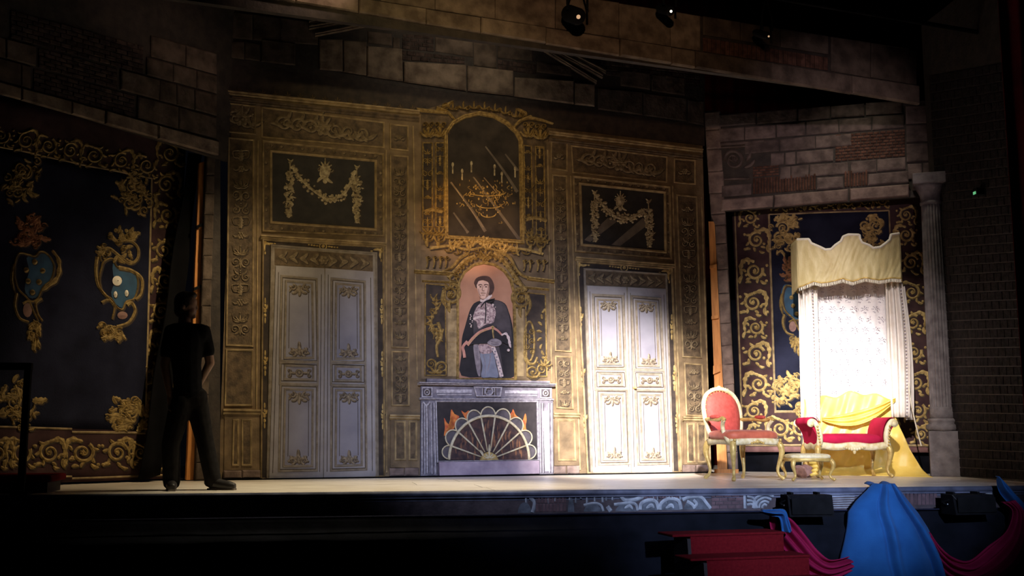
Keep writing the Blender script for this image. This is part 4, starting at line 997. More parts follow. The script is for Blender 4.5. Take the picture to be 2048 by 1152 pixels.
# ---- right pier and timber
PJR = fp((1420, 945.2), (1478, 945.8))
B = board(PJR, 'stone_pier', 1458, 946, 'pinkish stone block pier standing behind the red armchair', 'pier')
ys = [225, 262, 300, 345, 388, 430, 452, 488, 540, 588, 648, 692, 730, 770, 815, 860, 905, 946]
def e0(y): return 1408+(y-225)*.062 if y < 440 else 1429+(y-440)*.054
def e1(y): return 1441+(y-225)*.05
mb = MB(); mb.prism(B.Q([(e0(225), 222), (e1(225), 222), (e1(946), 946), (e0(946), 946)]), .05, .0); mb.build('core', 'mortar', B.root)
stones(B, [[(e0(a), a), (e1(a), a-2), (e1(b), b-2), (e0(b), b)] for a, b in zip(ys[:-1], ys[1:])], .025, 'stone_pink')
T = board(PJR.shift(.01), 'timber_frame', 1446, 946, 'raw timber upright with rails, coloured as lit orange, beside the red armchair', 'timber frame')
mb = MB(); mb.prism(T.Q([(1417, 443), (1429, 443), (1455, 943), (1435, 943)]), .05, 0); mb.build('upright', 'wood', T.root)
for y in (535, 636, 735):
    mb = MB(); x = 1417+17*(y-443)/500; mb.prism(T.Q([(x, y-3), (x+14, y-6), (x+14, y+(8 if y == 735 else 1)), (x, y+(14 if y == 735 else 3))]), -.005, -.04); mb.build('rail', 'wood', T.root)
mb = MB(); mb.prism(T.Q([(1430, 938), (1478, 938), (1478, 946), (1430, 946)]), -.042, -.08); mb.build('foot_rail', 'wood', T.root)
# ---- header of the false proscenium
B = board(PM, 'trim_1', 1200, 985, 'dark painted stone header hanging across the top of the stage', 'stage header', kind='structure')
zb = PM.uv(1237, 119)[1]; zt = PM.uv(1517, 51)[1]; ur = PM.uv(1832, 150)[0]-B.u0
mb = MB(); mb.box(-7, ur, 0, .07, zb, zt); mb.build('canvas', 'mortar', B.root)
stones(B, quads_row((687, -6), (1841, 174), (564, 4), (1808, 207), [330, 460, 590, 716, 851, 960, 1090, 1237, 1340, 1387]), .05, 'stone', name='header_block')
stones(B, quads_row((687, -6), (1841, 174), (564, 4), (1808, 207), [1387, 1540, 1700, 1835]), .05, 'stone_dark', name='header_block')  # darker stone keeps the right end shaded despite wash-lamp spill
stones(B, quads_row((1253, 9), (1831, 100), (687, -8), (1841, 172), [760, 870, 990, 1110, 1237, 1340, 1400]), .02, 'stone')
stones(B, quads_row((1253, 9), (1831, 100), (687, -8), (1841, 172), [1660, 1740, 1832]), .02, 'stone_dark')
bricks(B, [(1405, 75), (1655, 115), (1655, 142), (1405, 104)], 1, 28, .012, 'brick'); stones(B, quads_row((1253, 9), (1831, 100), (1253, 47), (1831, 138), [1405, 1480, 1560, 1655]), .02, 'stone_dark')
# ---- dark side wall on the right
PS = fp((1900, 952), (2075, 966))
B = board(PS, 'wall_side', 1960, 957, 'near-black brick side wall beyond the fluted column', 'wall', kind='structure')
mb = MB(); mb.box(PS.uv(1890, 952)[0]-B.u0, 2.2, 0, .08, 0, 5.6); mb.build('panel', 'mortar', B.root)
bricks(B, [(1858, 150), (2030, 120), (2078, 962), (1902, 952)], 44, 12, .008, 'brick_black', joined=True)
# ---- deep red house drapes: one far behind, one at the right edge
def drape(name, loc, rz, w_, h_, m, label, nf, amp, cat='curtain'):
    r = empty(name, loc, rz, label, cat); mb = MB()
    mb.grid(nf*8, 6, lambda s, t: (-w_/2+w_*s, amp*math.sin(s*nf*2*pi)+amp*.4*math.sin(s*nf*5.1+t), h_*t)); mb.build('cloth', m, r, smooth=True, solid=.01)
    mb = MB(); mb.tube([(-w_/2, 0, h_), (w_/2, 0, h_)], .03, 8); mb.build('track', 'black_metal', r); return r
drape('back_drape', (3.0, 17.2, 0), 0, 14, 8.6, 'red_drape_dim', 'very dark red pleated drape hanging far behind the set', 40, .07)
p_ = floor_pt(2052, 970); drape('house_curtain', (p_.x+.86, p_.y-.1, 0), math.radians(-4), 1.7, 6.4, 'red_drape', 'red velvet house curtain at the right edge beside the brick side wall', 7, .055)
td = empty('tieback_cord', (p_.x-.02, p_.y-.25, .55), 0, 'thin pale red tieback cord looped on the house curtain', 'cord')
for k in range(2):
    mb = MB(); mb.tube([(.05*math.sin(t)+.012*k-.01, -.02*k, .2+.17*math.cos(t)+.02*k) for t in [2*pi*i/18 for i in range(19)]], .006, 6); mb.build('loop', 'pinkish', td, smooth=True)
# ---- painted curtains
def cloth(B, name, quad, off, nu, nv, m, parent=None, solid=.004):
    q = B.Q(quad); f = bil(q); mb = MB(); sf = B.surf
    def fn(s, t):
        x, z = f(s*2-1, 1-t); return (x, -(sf(x, z)+off), z)
    mb.grid(nu, nv, fn); return mb.build(name, m, parent or B.root, smooth=True, solid=solid)
def bar(B, o, a, b, w_): o.stroke([lerp2(a, b, i/10) for i in range(11)], w_, n=20, shade=False)
def unit(o, x, y, r, d, v=0):
    o.spiral(x, y, r*.86, 1.45, -pi/2+v*.6, d, r*.30, r*.12)
    for i in range(5):
        a = -pi/2+v*.6+d*(.5+i*.95); o.leaf(x+math.cos(a)*r*.86, y+math.sin(a)*r*.86, r*.5, -math.degrees(a)-d*38, r*.26, d*.35)
    o.stroke([(x, y-r*.9), (x-d*r*.9, y-r*1.1), (x-d*r*1.35, y-r*.4), (x-d*r*1.25, y+r*.6)], r*.42, prof='lobe', n=18)
    o.leaf(x-d*r*1.2, y+r*.5, r*.85, -90-d*15, r*.36, .3); o.leaf(x+d*r*.6, y+r*.95, r*.7, -20 if d > 0 else 200, r*.3, .4); o.leaf(x-d*r*.3, y+r*1.15, r*.6, 190 if d > 0 else -10, r*.28, .4)
    for ax, ay in ((1.2, 1.0), (-.8, .4), (1.25, -.55), (-1.45, .95)): o.bead(x+d*r*ax, y+r*ay, r*.15)
    o.rosette(x, y, r*.26, 5) if v % 2 else o.leaf(x, y+r*.25, r*.5, 90, r*.26)
def spray(o, x, y, r, ang, sx=1):
    o.fan(x, y, r, ang, 6, 170); o.leaf(x, y, r*.6, ang+180, r*.3)
    for e in (-1, 1):
        a = math.radians(ang+e*75); o.spiral(x+math.cos(a)*r*.7, y-math.sin(a)*r*.7, r*.34, 1.4, a, e); a = math.radians(ang+e*120); o.spiral(x+math.cos(a)*r*.6, y-math.sin(a)*r*.6, r*.28, 1.4, a, -e)
        o.leaf(x, y, r*.9, ang+e*110, r*.26, e*.5)
    o.bead(x, y, r*.16)
def foliage(o, x, y, rx, ry, n, size, rg, ang=90, spread=200):
    """a heap of small acanthus leaves and curls inside an ellipse"""
    for i in range(n):
        a = rg.uniform(0, 2*pi); q = math.sqrt(rg.random()); px_, py_ = x+rx*q*math.cos(a), y+ry*q*math.sin(a); z_ = size*rg.uniform(.7, 1.25)
        d = ang+rg.uniform(-.5, .5)*spread
        if i % 3 == 0: o.spiral(px_, py_, z_*.42, 1.2, rg.uniform(0, 6), rg.choice((-1, 1)), z_*.2, z_*.09)
        else: o.leaf(px_, py_, z_, d, z_*.42, rg.uniform(-.5, .5), 'lobe' if i % 2 else 'leaf')
        if i % 4 == 0: o.bead(px_+z_*.5*math.cos(math.radians(d)), py_-z_*.5*math.sin(math.radians(d)), z_*.15)
frg = random.Random(21)
def emblem(B, T, which, name, parent=None):
    """gold-rimmed blue shield with crown and leafy tail; T maps drawing units to pixels"""
    k = math.dist(T(0, 0), T(100, 0))/100
    e = MB(); 
    if which == 1: sh = [(100, 400), (130, 335), (200, 342), (260, 355), (300, 320), (350, 330), (395, 385), (410, 450), (385, 540), (330, 590), (285, 680), (230, 702), (180, 660), (120, 600), (92, 500)]
    else: sh = [(790, 395), (850, 375), (885, 435), (960, 455), (1030, 492), (1048, 580), (1020, 680), (960, 705), (930, 765), (880, 740), (840, 680), (780, 640), (755, 540), (770, 450)]
    pts = [tuple(a) for a in smooth_pts([T(*a) for a in sh], len(sh)*3, True)]; q = B.Q(pts); n = len(q); cx = sum(a[0] for a in q)/n; cz = sum(a[1] for a in q)/n; q = [(cx+(a-cx)*1.1, cz+(c-cz)*1.08) for a, c in q]
    e.v = [(cx, -(B.surf(cx, cz)+.014), cz)] + [(x, -(B.surf(x, z)+.008), z) for x, z in q]; e.f = [(0, 1+(i+1) % n, 1+i) for i in range(n)]
    em = e.build(name, 'shield_blue', parent or B.root, label='blue shield with a gold scrolled rim')
    o = Orn(B, .010, .012, (2, 2)); pt = [T(*a) for a in sh]; o.stroke(pt, 13*k, closed=True, n=len(pt)*4)
    if which == 1:
        o.stroke([T(395, 310), T(440, 370), T(452, 450), T(430, 530), T(360, 590), T(300, 630)], 34*k, prof='lobe'); o.stroke([T(85, 420), T(74, 540), T(95, 640)], 24*k, prof='leaf')
        o.stroke([T(112, 640), T(98, 740), T(135, 830), T(210, 860)], 24*k, 16*k); o.stroke([T(318, 680), T(268, 720), T(285, 800), T(320, 850)], 20*k, 14*k)
        o.stroke([T(160, 722), T(210, 702), T(240, 760), T(285, 850)], 18*k, 14*k)
        foliage(o, *T(255, 900), 75*k, 45*k, 13, 75*k, frg, -90, 120); foliage(o, *T(260, 970), 40*k, 45*k, 8, 65*k, frg, -90, 70); o.leaf(*T(262, 985), 95*k, -92, 32*k, 0)
    else:
        o.stroke([T(742, 360), T(732, 470), T(752, 590), T(830, 690), T(880, 760)], 26*k, 16*k); o.stroke([T(900, 442), T(1000, 467), T(1075, 530), T(1072, 640), T(1030, 690)], 30*k, 18*k)
        o.stroke([T(770, 712), T(820, 692), T(868, 740), T(850, 840)], 20*k, 14*k); o.stroke([T(965, 730), T(1000, 712), T(1025, 780), T(975, 865), T(885, 895)], 28*k, 18*k)
        foliage(o, *T(880, 930), 90*k, 55*k, 14, 80*k, frg, -100, 150); foliage(o, *T(800, 910), 40*k, 50*k, 6, 70*k, frg, -120, 90)
    o.build('gilt_scrolls', 'gold', em)
    o = Orn(B, .012, .012, (1.5, 1.5))
    if which == 1:
        foliage(o, *T(215, 235), 115*k, 55*k, 22, 85*k, frg, 90, 220); foliage(o, *T(225, 120), 105*k, 65*k, 22, 75*k, frg, 90, 150)
    else:
        o.stroke([T(770, 350), T(815, 295), T(880, 335), T(940, 385), T(995, 412), T(1045, 370), T(1045, 290), T(990, 240), T(905, 245)], 26*k, 18*k)
        foliage(o, *T(930, 215), 105*k, 40*k, 16, 70*k, frg, 90, 120); foliage(o, *T(930, 330), 60*k, 50*k, 9, 70*k, frg, -40, 200); foliage(o, *T(800, 320), 45*k, 50*k, 7, 60*k, frg, 120, 120)
        for a in range(6): o.bead(*T(835+a*42, 175-18*math.sin(a*.63)+frg.uniform(-10, 10)), 15*k)
    o.build('crown', 'gold' if which == 2 else 'red_leaf', em)
    if which == 1:
        for x, y in ((258, 400), (187, 462), (322, 468), (203, 548), (293, 553), (240, 633)):
            o = Orn(B, .014, .03, (1, 1)); o.bead(*T(x, y), 22*k, n=12); o.build('gilt_ball', 'gold_pale', em)
        o = Orn(B, .013, .01, None); o.bead(*T(200, 770), 38*k, 55*k, 12); o.build('pink_cartouche', 'pinkish', em)
    else:
        o = Orn(B, .014, .012, (1, 1)); o.bead(*T(888, 545), 38*k, n=14); o.build('white_disc', 'white_trim', em); o = Orn(B, .02, .01, None); o.bead(*T(888, 545), 12*k); o.build('disc_centre', 'shade', em)
        for x, y in ((875, 650), (962, 640)): o = Orn(B, .014, .012, (1, 1)); o.bead(*T(x, y), 15*k, 26*k, 8); o.build('white_drop', 'white_trim', em)
        o = Orn(B, .013, .01, None); o.bead(*T(930, 810), 40*k, 30*k, 12); o.build('pink_cartouche', 'pinkish', em)
    return em
# left curtain
B = board(PCL, 'painted_curtain', 180, 967, 'navy painted curtain with gold scrolls and two crowned blue shields', 'curtain', surf=lambda x, z: .016*math.sin(x*5.2)+.008*math.sin(x*13+1))
cloth(B, 'cloth', [(-330, 130), (374, 262), (337, 957), (-330, 982)], 0, 90, 30, 'curtain_maroon', solid=.012)
cloth(B, 'navy_field', [(-60, 282), (301, 357), (288, 862), (-60, 850)], .007, 60, 24, 'curtain_navy')
cloth(B, 'hem', [(-330, 968), (338, 946), (337, 957), (-330, 982)], .006, 60, 2, 'curtain_hem') if False else None
o = Orn(B, .010, .006, None)
bar(B, o, (-60, 282), (300, 357), 4.2); bar(B, o, (301, 357), (289, 864), 4.4); bar(B, o, (45, 855), (145, 858), 4); bar(B, o, (145, 864), (289, 866), 4.4); bar(B, o, (-60, 852), (45, 855), 4)
bar(B, o, (60, 953), (145, 953), 3.4); bar(B, o, (145, 957), (330, 950), 3.6); o.build('gold_band', 'gold_line')
for y, d in ((306, 1), (368, -1), (430, 1), (500, -1), (560, 1), (622, -1), (684, 1), (746, -1), (808, 1), (868, -1), (925, 1)):
    o = Orn(B, .010, .010, (2, 2)); unit(o, 338-(y-300)*.038+d*3, y, 21, d, int(y) % 3); o.build('border_scroll', 'gold')
for i, x in enumerate((-90, -45, 0, 48, 95, 140, 188, 240, 290)):
    o = Orn(B, .010, .010, (2, 2)); unit(o, x, 272+x*.205, 19, (-1)**i, i % 3); o.build('border_scroll', 'gold')
for i, x in enumerate((-60, -10, 40, 98, 165, 232, 278)):
    o = Orn(B, .010, .010, (2, 2)); unit(o, x, 905, 24 if x < 250 else 17, (-1)**i, i % 3); o.build('border_scroll', 'gold')
for x, y, r, a in ((268, 392, 36, 215), (262, 372, 26, 140), (45, 345, 34, 250), (30, 385, 26, 300), (258, 825, 38, 110), (240, 838, 26, 70), (22, 805, 40, 85), (45, 835, 24, 60)):
    o = Orn(B, .012, .010, (2, 2)); foliage(o, x, y, r*1.1, r*1.15, 20, r*.62, frg, a, 190); o.spiral(x, y, r*.45, 1.6, a, 1); o.build('corner_spray', 'gold')
g1 = crop(0, 420, 3.84); emblem(B, g1, 1, 'crowned_shield'); emblem(B, g1, 2, 'crowned_shield')
# black cloth added for the slanting shadow across it
Dk = board(PCL.shift(.16), 'shadow_drape', 330, 960, 'black cloth standing in for a slanting shadow between painted curtain and stone pier', 'drape', surf=lambda x, z: .02*math.sin(x*22+z*2))
cloth(Dk, 'cloth', [(378, 305), (402, 308), (322, 950), (277, 962)], .0, 24, 20, 'shadow_black', solid=.012)
# right curtain
B = board(PCR, 'painted_curtain', 1640, 945, 'navy painted curtain with gold scroll borders behind the throne canopy', 'curtain', surf=lambda x, z: .010*math.sin(x*5.5)+.006*math.sin(x*12+1))
cloth(B, 'cloth', [(1463, 385), (1850, 360), (1876, 905), (1485, 903)], 0, 70, 24, 'curtain_maroon', solid=.012)
cloth(B, 'navy_field', [(1539, 429), (1778, 421), (1795, 825), (1551, 825)], .006, 40, 20, 'curtain_navy')
cloth(B, 'hem', [(1485, 893), (1876, 894), (1876, 905), (1486, 904)], .006, 40, 2, 'curtain_hem')
o = Orn(B, .009, .006, None)
for a, b, w_ in (((1470, 425), (1486, 892), 3.2), ((1538, 429), (1551, 826), 4), ((1538, 429), (1778, 421), 3), ((1778, 421), (1795, 826), 3), ((1549, 823), (1796, 824), 5), ((1486, 890), (1876, 891), 4.4), ((1486, 446), (1486, 447), .5)): bar(B, o, a, b, w_)
o.build('gold_band', 'gold_line')
for i, (x, y, r) in enumerate(((1500, 436, 15), (1513, 480, 19), (1509, 542, 20), (1506, 605, 20), (1512, 655, 17), (1512, 708, 20), (1517, 768, 20), (1508, 822, 18), (1520, 868, 17))):
    o = Orn(B, .009, .009, (1.5, 1.5)); unit(o, x, y, r, (-1)**i, i % 3); o.build('border_scroll', 'gold_pale')
for i, (x, y, r) in enumerate(((1812, 430, 15), (1812, 470, 17), (1822, 525, 18), (1824, 585, 18), (1826, 645, 18), (1828, 705, 18), (1832, 765, 19), (1836, 822, 18), (1842, 868, 17))):
    o = Orn(B, .009, .009, (1.5, 1.5)); unit(o, x, y, r, -(-1)**i, i % 3); o.build('border_scroll', 'gold_pale')
for i, x in enumerate(range(1560, 1790, 34)):
    o = Orn(B, .009, .009, (1.5, 1.5)); unit(o, x, 407-(x-1560)*.03, 12, (-1)**i, i % 3); o.build('border_scroll', 'gold')
for i, x in enumerate(range(1560, 1800, 42)):
    o = Orn(B, .009, .009, (1.5, 1.5)); unit(o, x, 857, 20, (-1)**i, i % 3); o.build('border_scroll', 'gold_pale')
for x, y, r, a in ((1566, 456, 30, 330), (1578, 478, 24, 300), (1556, 492, 16, 260), (1580, 440, 18, 20), (1752, 452, 30, 210), (1742, 476, 22, 250), (1762, 492, 16, 280), (1575, 790, 32, 60), (1592, 768, 22, 80), (1560, 775, 20, 110), (1600, 812, 20, 40), (1770, 790, 30, 120), (1755, 770, 20, 100)):
    o = Orn(B, .010, .009, (1.5, 1.5)); foliage(o, x, y, r*.9, r*.9, 13, r*.62, frg, a, 190); o.spiral(x, y, r*.45, 1.6, a, 1); o.build('corner_spray', 'gold_pale')
emblem(B, lambda x, y: (1562+(x-80)*.195, 512+(y-20)*.188), 1, 'crowned_shield'); emblem(B, lambda x, y: (1690+(x-730)*.195, 512+(y-150)*.2), 2, 'crowned_shield')
bk = board(PCR.shift(-.1), 'black_backing', 1650, 944, 'black cloth backing visible under the hem of the right painted curtain', 'backing cloth', surf=lambda x, z: .01*math.sin(x*8))
cloth(bk, 'cloth', [(1440, 600), (1900, 600), (1900, 948), (1440, 944)], 0, 30, 4, 'black_cloth', solid=.01)
# ---- fluted column
pc = floor_pt(1890, 951.5); pc = pc + PR.n*.13
CL = empty('column', pc, PR.rz, 'fluted grey stone column at the right of the throne canopy', 'column')
def cz(py, px=1875): return PR.uv(px, py)[1]
z1, z2, z3, z4, z5, z6 = cz(862, 1890), cz(839, 1890), cz(815, 1888), cz(418, 1860), cz(380, 1855), cz(359, 1853)
mb = MB(); mb.box(-.165, .165, -.165, .165, 0, z1, .012); mb.build('plinth', 'stone_grey', CL)
mb = MB(); mb.lathe([(.17, z1), (.19, z1+.03), (.185, z1+.07), (.155, z1+.085), (.16, z2-.03), (.17, z2-.01), (.15, z2+.01)], 28); mb.build('base_torus', 'stone_grey', CL, smooth=True)
mb = MB(); mb.lathe([(.145, z2+.01), (.138, z2+.08), (.135, z3)], 28); mb.build('base_drum', 'stone_grey', CL, smooth=True)
mb = MB(); mb.lathe([(.132, z3), (.132, z3+(z4-z3)*.4), (.124, z3+(z4-z3)*.75), (.115, z4)], 60, flute=.10, nf=20); mb.build('fluted_shaft', 'stone_grey', CL)
mb = MB(); mb.lathe([(.118, z4), (.128, z4+.01), (.13, z4+.04), (.118, z4+.05), (.125, z4+.12), (.17, z5-.03), (.185, z5)], 28); mb.build('capital', 'stone_grey', CL, smooth=True)
mb = MB(); mb.box(-.2, .2, -.2, .2, z5, z6, .01); mb.build('abacus', 'stone_grey', CL)
# ================================================================== FURNITURE ON THE STAGE
def cabriole(mb, x, y, z1, ox, oy, r=.026):
    """S-curved leg from rail height to the floor, knee and toe pushed towards (ox, oy)"""
    P = []
    for t, o_, rr in ((0, .0, 1.15), (.12, .30, 1.35), (.3, .42, 1.15), (.55, .05, .8), (.75, -.22, .62), (.9, .0, .62), (.96, .45, .85), (1, .62, .8)):
        P.append(((x+ox*o_, y+oy*o_, z1*(1-t)+.012*t), rr*r))
    pts = smooth_pts([p for p, _ in P], 28); rs = []
    for i in range(len(pts)):
        s = i/(len(pts)-1)*(len(P)-1); j = min(int(s), len(P)-2); rs.append(P[j][1]+(P[j+1][1]-P[j][1])*(s-j))
    mb.tube(pts, rs, 10)
# ---- armchair
pA = floor_pt(1483, 959.6)
A = empty('armchair', pA, math.radians(25), 'gilded armchair with salmon-red upholstered oval back and loose seat cushion', 'armchair')
fw, bw, dp, zr = .30, .235, .27, .37       # half widths front/back, half depth, rail underside
for (x, y, ox, oy) in ((-fw, -dp, -.05, -.06), (fw, -dp, .05, -.06), (-bw, dp, -.03, .07), (bw, dp, .03, .07)):
    mb = MB(); cabriole(mb, x, y, zr+.04, ox, oy, .027); mb.build('leg', 'gilt', A, smooth=True)
mb = MB()
def railpath(a, b, sag):
    return [(a[0]+(b[0]-a[0])*t, a[1]+(b[1]-a[1])*t, zr+.035+sag*(4*t*(1-t))) for t in [i/8 for i in range(9)]]
for a, b in (((-fw, -dp), (fw, -dp)), ((fw, -dp), (bw, dp)), ((bw, dp), (-bw, dp)), ((-bw, dp), (-fw, -dp))): mb.tube(railpath(a, b, .015), .034, 8, sq=(.75, 1.1))
mb.build('seat_rail', 'gilt_cream', A, smooth=True)
mb = MB()
for i in range(7): mb.sphere((-.075+.025*i, -dp-.03, zr+.03+.012*math.cos((i-3)*.6)), .02 if i == 3 else .014, 8)
for s in (-1, 1):
    for k in range(4): mb.sphere((s*fw, -dp-.035+.004*k, zr+.06-.03*k), .018-.002*k, 8)
mb.build('rail_carving', 'gilt', A, smooth=True)
mb = MB(); mb.pillow((0, -.01, zr+.108), .315, .28, .062, 40, 12, .38, lambda x, y, z: (x*(1-.12*(y/.28)*.9), y, z+(.004*math.sin(x*60)+.006*math.sin(x*23+y*9) if z < .02 else 0))); mb.build('seat_cushion', 'seat_silk', A, smooth=True)
def bk_(a, z, off=0): return (a, dp-.01+.20*(z-.42)+off, z)
out = [(-.195, .455), (-.225, .56), (-.245, .70), (-.235, .83), (-.18, .93), (-.09, .98), (0, .995)]
loop = out + [(-a, z) for a, z in out[-2::-1]]
sm = [bk_(a, z) for a, z in [tuple(q) for q in smooth_pts(loop, 60)]] 
mb = MB(); mb.tube(sm, .027, 10, sq=(1.1, .9)); mb.tube([bk_(-.2, .455), bk_(0, .45), bk_(.2, .455)], .024, 8)
for s in (-1, 1): mb.tube([bk_(s*.2, .46), (s*bw, dp, zr+.03)], .026, 8)
mb.build('back_frame', 'gilt_cream', A, smooth=True)
mb = MB()
for i in range(9): a = (i-4)*.028; mb.sphere(bk_(a, 1.012-.0012*(i-4)**2-(.0 if i == 4 else .004), -.01), .024 if i == 4 else .015, 8)
mb.build('crest_carving', 'gilt_cream', A, smooth=True)
mb = MB(); n = 30; lp = [tuple(q) for q in smooth_pts(loop, 56)]; cz_ = .72
for off, k, th in ((0, .90, .0), (-.035, .86, 0), (-.058, .6, 0), (-.064, .001, 0)):
    mb.v += [bk_(a*k, cz_+(z-cz_)*k, off) for a, z in lp]
m_ = len(lp); mb.f += [(i*m_+j, i*m_+(j+1) % m_, (i+1)*m_+(j+1) % m_, (i+1)*m_+j) for i in range(3) for j in range(m_)]
mb.v += [bk_(a*.93, cz_+(z-cz_)*.93, .02) for a, z in lp]; mb.f.append(tuple(4*m_+j for j in range(m_)))
mb.build('back_pad', 'salmon_silk', A, smooth=True)
for s in (-1, 1):
    pts = smooth_pts([bk_(s*.235, .655), (s*.285, .12, .655), (s*.315, -.04, .645), (s*.325, -.13, .66), (s*.325, -.165, .64)], 20)
    mb = MB(); mb.tube(pts, [.021]*14+[.024]*(len(pts)-14), 8); ar = mb.build('arm', 'gilt', A, smooth=True)
    pts = smooth_pts([(s*.325, -.15, .645), (s*.305, -.10, .58), (s*.30, -.12, .50), (s*.315, -.19, .44), (s*.30, -.2, zr+.04)], 20)
    mb = MB(); mb.tube(pts, .023, 8); mb.build('arm_support', 'gilt_cream', A, smooth=True)
    mb = MB(); mb.pillow((s*.302, .035, .678), .03, .085, .022, 14, 8, .7); mb.build('arm_pad', 'salmon_silk', ar, smooth=True)
mb = MB()
for i in range(0, len(lp), 2): a, z = lp[i]; mb.sphere(bk_(a*.9, cz_+(z-cz_)*.9, -.012), .006, 6)
mb.build('nail_trim', 'gilt', A, smooth=True)
# ---- scroll-armed settee
pS = floor_pt(1706, 955.6); pS = pS + Vector((0, .22, 0))
St = empty('settee', pS, math.radians(3), 'small gilt settee with crimson seat and two rolled scroll arms', 'settee')
hw, hd, zr = .40, .24, .345
for (x, y, ox, oy) in ((-hw, -hd, -.05, -.05), (hw, -hd, .05, -.05), (-hw, hd, -.04, .05), (hw, hd, .04, .05)):
    mb = MB(); cabriole(mb, x, y, zr+.02, ox, oy, .027); mb.build('leg', 'gilt', St, smooth=True)
mb = MB()
for a, b in (((-hw, -hd), (hw, -hd)), ((hw, -hd), (hw, hd)), ((hw, hd), (-hw, hd)), ((-hw, hd), (-hw, -hd))):
    mb.tube([(a[0]+(b[0]-a[0])*t, a[1]+(b[1]-a[1])*t, zr+.02-.02*math.sin(2*pi*t)**2) for t in [i/12 for i in range(13)]], .036, 8, sq=(.7, 1.15))
mb.build('seat_rail', 'gilt_cream', St, smooth=True)
mb = MB()
for i in range(9): mb.sphere(((i-4)*.03, -hd-.03, zr-.005-.018*math.cos((i-4)*.45)), .024-.003*abs(i-4), 8)
mb.sphere((0, -hd-.03, zr-.05), .02, 8, (1, .7, 1.4))
mb.build('rail_carving', 'gilt_cream', St, smooth=True)
mb = MB(); mb.pillow((0, 0, zr+.085), .375, .25, .07, 32, 12, .42); mb.build('seat_cushion', 'crimson', St, smooth=True)
for s in (-1, 1):
    # upholstered arm: a profile in x,z drawn out over the depth
    pf_ = smooth_pts([(.36, .36), (.345, .46), (.365, .57), (.405, .655), (.455, .685), (.505, .665), (.515, .615), (.478, .575), (.445, .52), (.42, .44), (.415, .35)], 44)
    mb = MB(); m_ = len(pf_)
    ys_ = [-.235, -.225, -.1, .1, .225, .235]; ks = [.93, 1, 1, 1, 1, .93]; c = (.42, .52)
    for y, k in zip(ys_, ks): mb.v += [(s*(c[0]+(q[0]-c[0])*k), y, c[1]+(q[1]-c[1])*k) for q in pf_]
    for i in range(5):
        for j in range(m_): mb.f.append((i*m_+j, i*m_+(j+1) % m_, (i+1)*m_+(j+1) % m_, (i+1)*m_+j))
    mb.f += [tuple(range(m_)), tuple(range(5*m_, 6*m_))]
    ar = mb.build('arm', 'crimson', St, smooth=True)
    for yf in (-.25, .25):
        pts = smooth_pts([(.40, .35), (.385, .46), (.405, .56), (.435, .615), (.465, .640), (.495, .632), (.502, .605), (.482, .592), (.468, .606)], 40)
        rs = [.036-.014*i/len(pts) for i in range(len(pts))]
        mb = MB(); mb.tube([(s*q[0], yf, q[1]) for q in pts], rs, 9, sq=(.8, 1)); mb.sphere((s*.482, yf-math.copysign(.0, yf), .612), .034, 10)
        fc = mb.build('arm_facing', 'gilt_cream', ar, smooth=True)
    mb = MB()
    for k in range(7): mb.sphere((s*(.395+.004*k), -.284, .37+.035*k), .013, 7)
    mb.build('facing_carving', 'gilt', ar, smooth=True)
# ---- footstool
pF = floor_pt(1623, 962.4); pF = pF + Vector((0, .14, 0))
Fs = empty('footstool', pF, math.radians(6), 'low gilt footstool with pale cream cushion in front of the settee', 'footstool')
hw, hd, zr = .20, .15, .2
for (x, y, ox, oy) in ((-hw, -hd, -.05, -.04), (hw, -hd, .05, -.04), (-hw, hd, -.05, .04), (hw, hd, .05, .04)):
    mb = MB(); cabriole(mb, x, y, zr+.02, ox, oy, .020); mb.build('leg', 'gilt', Fs, smooth=True)
mb = MB()
for a, b in (((-hw, -hd), (hw, -hd)), ((hw, -hd), (hw, hd)), ((hw, hd), (-hw, hd)), ((-hw, hd), (-hw, -hd))): mb.tube([(a[0], a[1], zr+.02), ((a[0]+b[0])/2, (a[1]+b[1])/2, zr+.026), (b[0], b[1], zr+.02)], .022, 8)
mb.build('seat_rail', 'gilt', Fs, smooth=True)
mb = MB(); mb.pillow((0, 0, zr+.055), .225, .175, .034, 28, 10, .42); mb.build('cushion', 'gilt_cream', Fs, smooth=True)

# ================================================================== THRONE CANOPY
T = board(PT, 'throne_canopy', 1705, 953.4, 'tall throne canopy with pale gold valance, white lace back and side curtains', 'canopy')
g = crop(1560, 460, 6.4); rg = random.Random(8)
top = [g(*a) for a in ((180, 182), (320, 188), (350, 240), (450, 290), (520, 328), (590, 324), (640, 275), (710, 228), (735, 172), (800, 147), (940, 150), (945, 200), (970, 245), (1060, 275), (1110, 308), (1200, 295), (1270, 245), (1330, 192), (1342, 132), (1455, 108))]
bot = [g(*a) for a in ((205, 778), (290, 750), (380, 715), (470, 738), (560, 730), (650, 712), (730, 690), (790, 712), (850, 726), (930, 700), (1000, 680), (1090, 692), (1180, 702), (1260, 690), (1340, 672), (1480, 672))]
def interp(path, t):
    xs = [p[0] for p in path]; x = xs[0]+(xs[-1]-xs[0])*t
    for a, b in zip(path[:-1], path[1:]):
        if a[0] <= x <= b[0]: return (x, a[1]+(b[1]-a[1])*(x-a[0])/max(b[0]-a[0], 1e-6))
    return path[-1]
def vdepth(s): return .34 + .14*(1-(2*s-1)**2) - .10*max(0, s-.9)/.1*0
def vfun(s, t, wr=1):
    a, b = interp(top, s), interp(bot, s); x, y = lerp2(a, b, t); X, Z = T.P(x, y)
    wv = .004*math.sin(s*75+3*t)*t**1.2 + .0025*math.sin(s*90+9*t+4*math.sin(t*5+s*9)) + .006*math.sin(s*23+t*5)*t
    return (X, -(vdepth(s)+wr*wv), Z)
mb = MB(); mb.grid(130, 26, lambda s, t: vfun(s, t)); mb.build('valance', 'valance_silk', T.root, smooth=True, solid=.012)
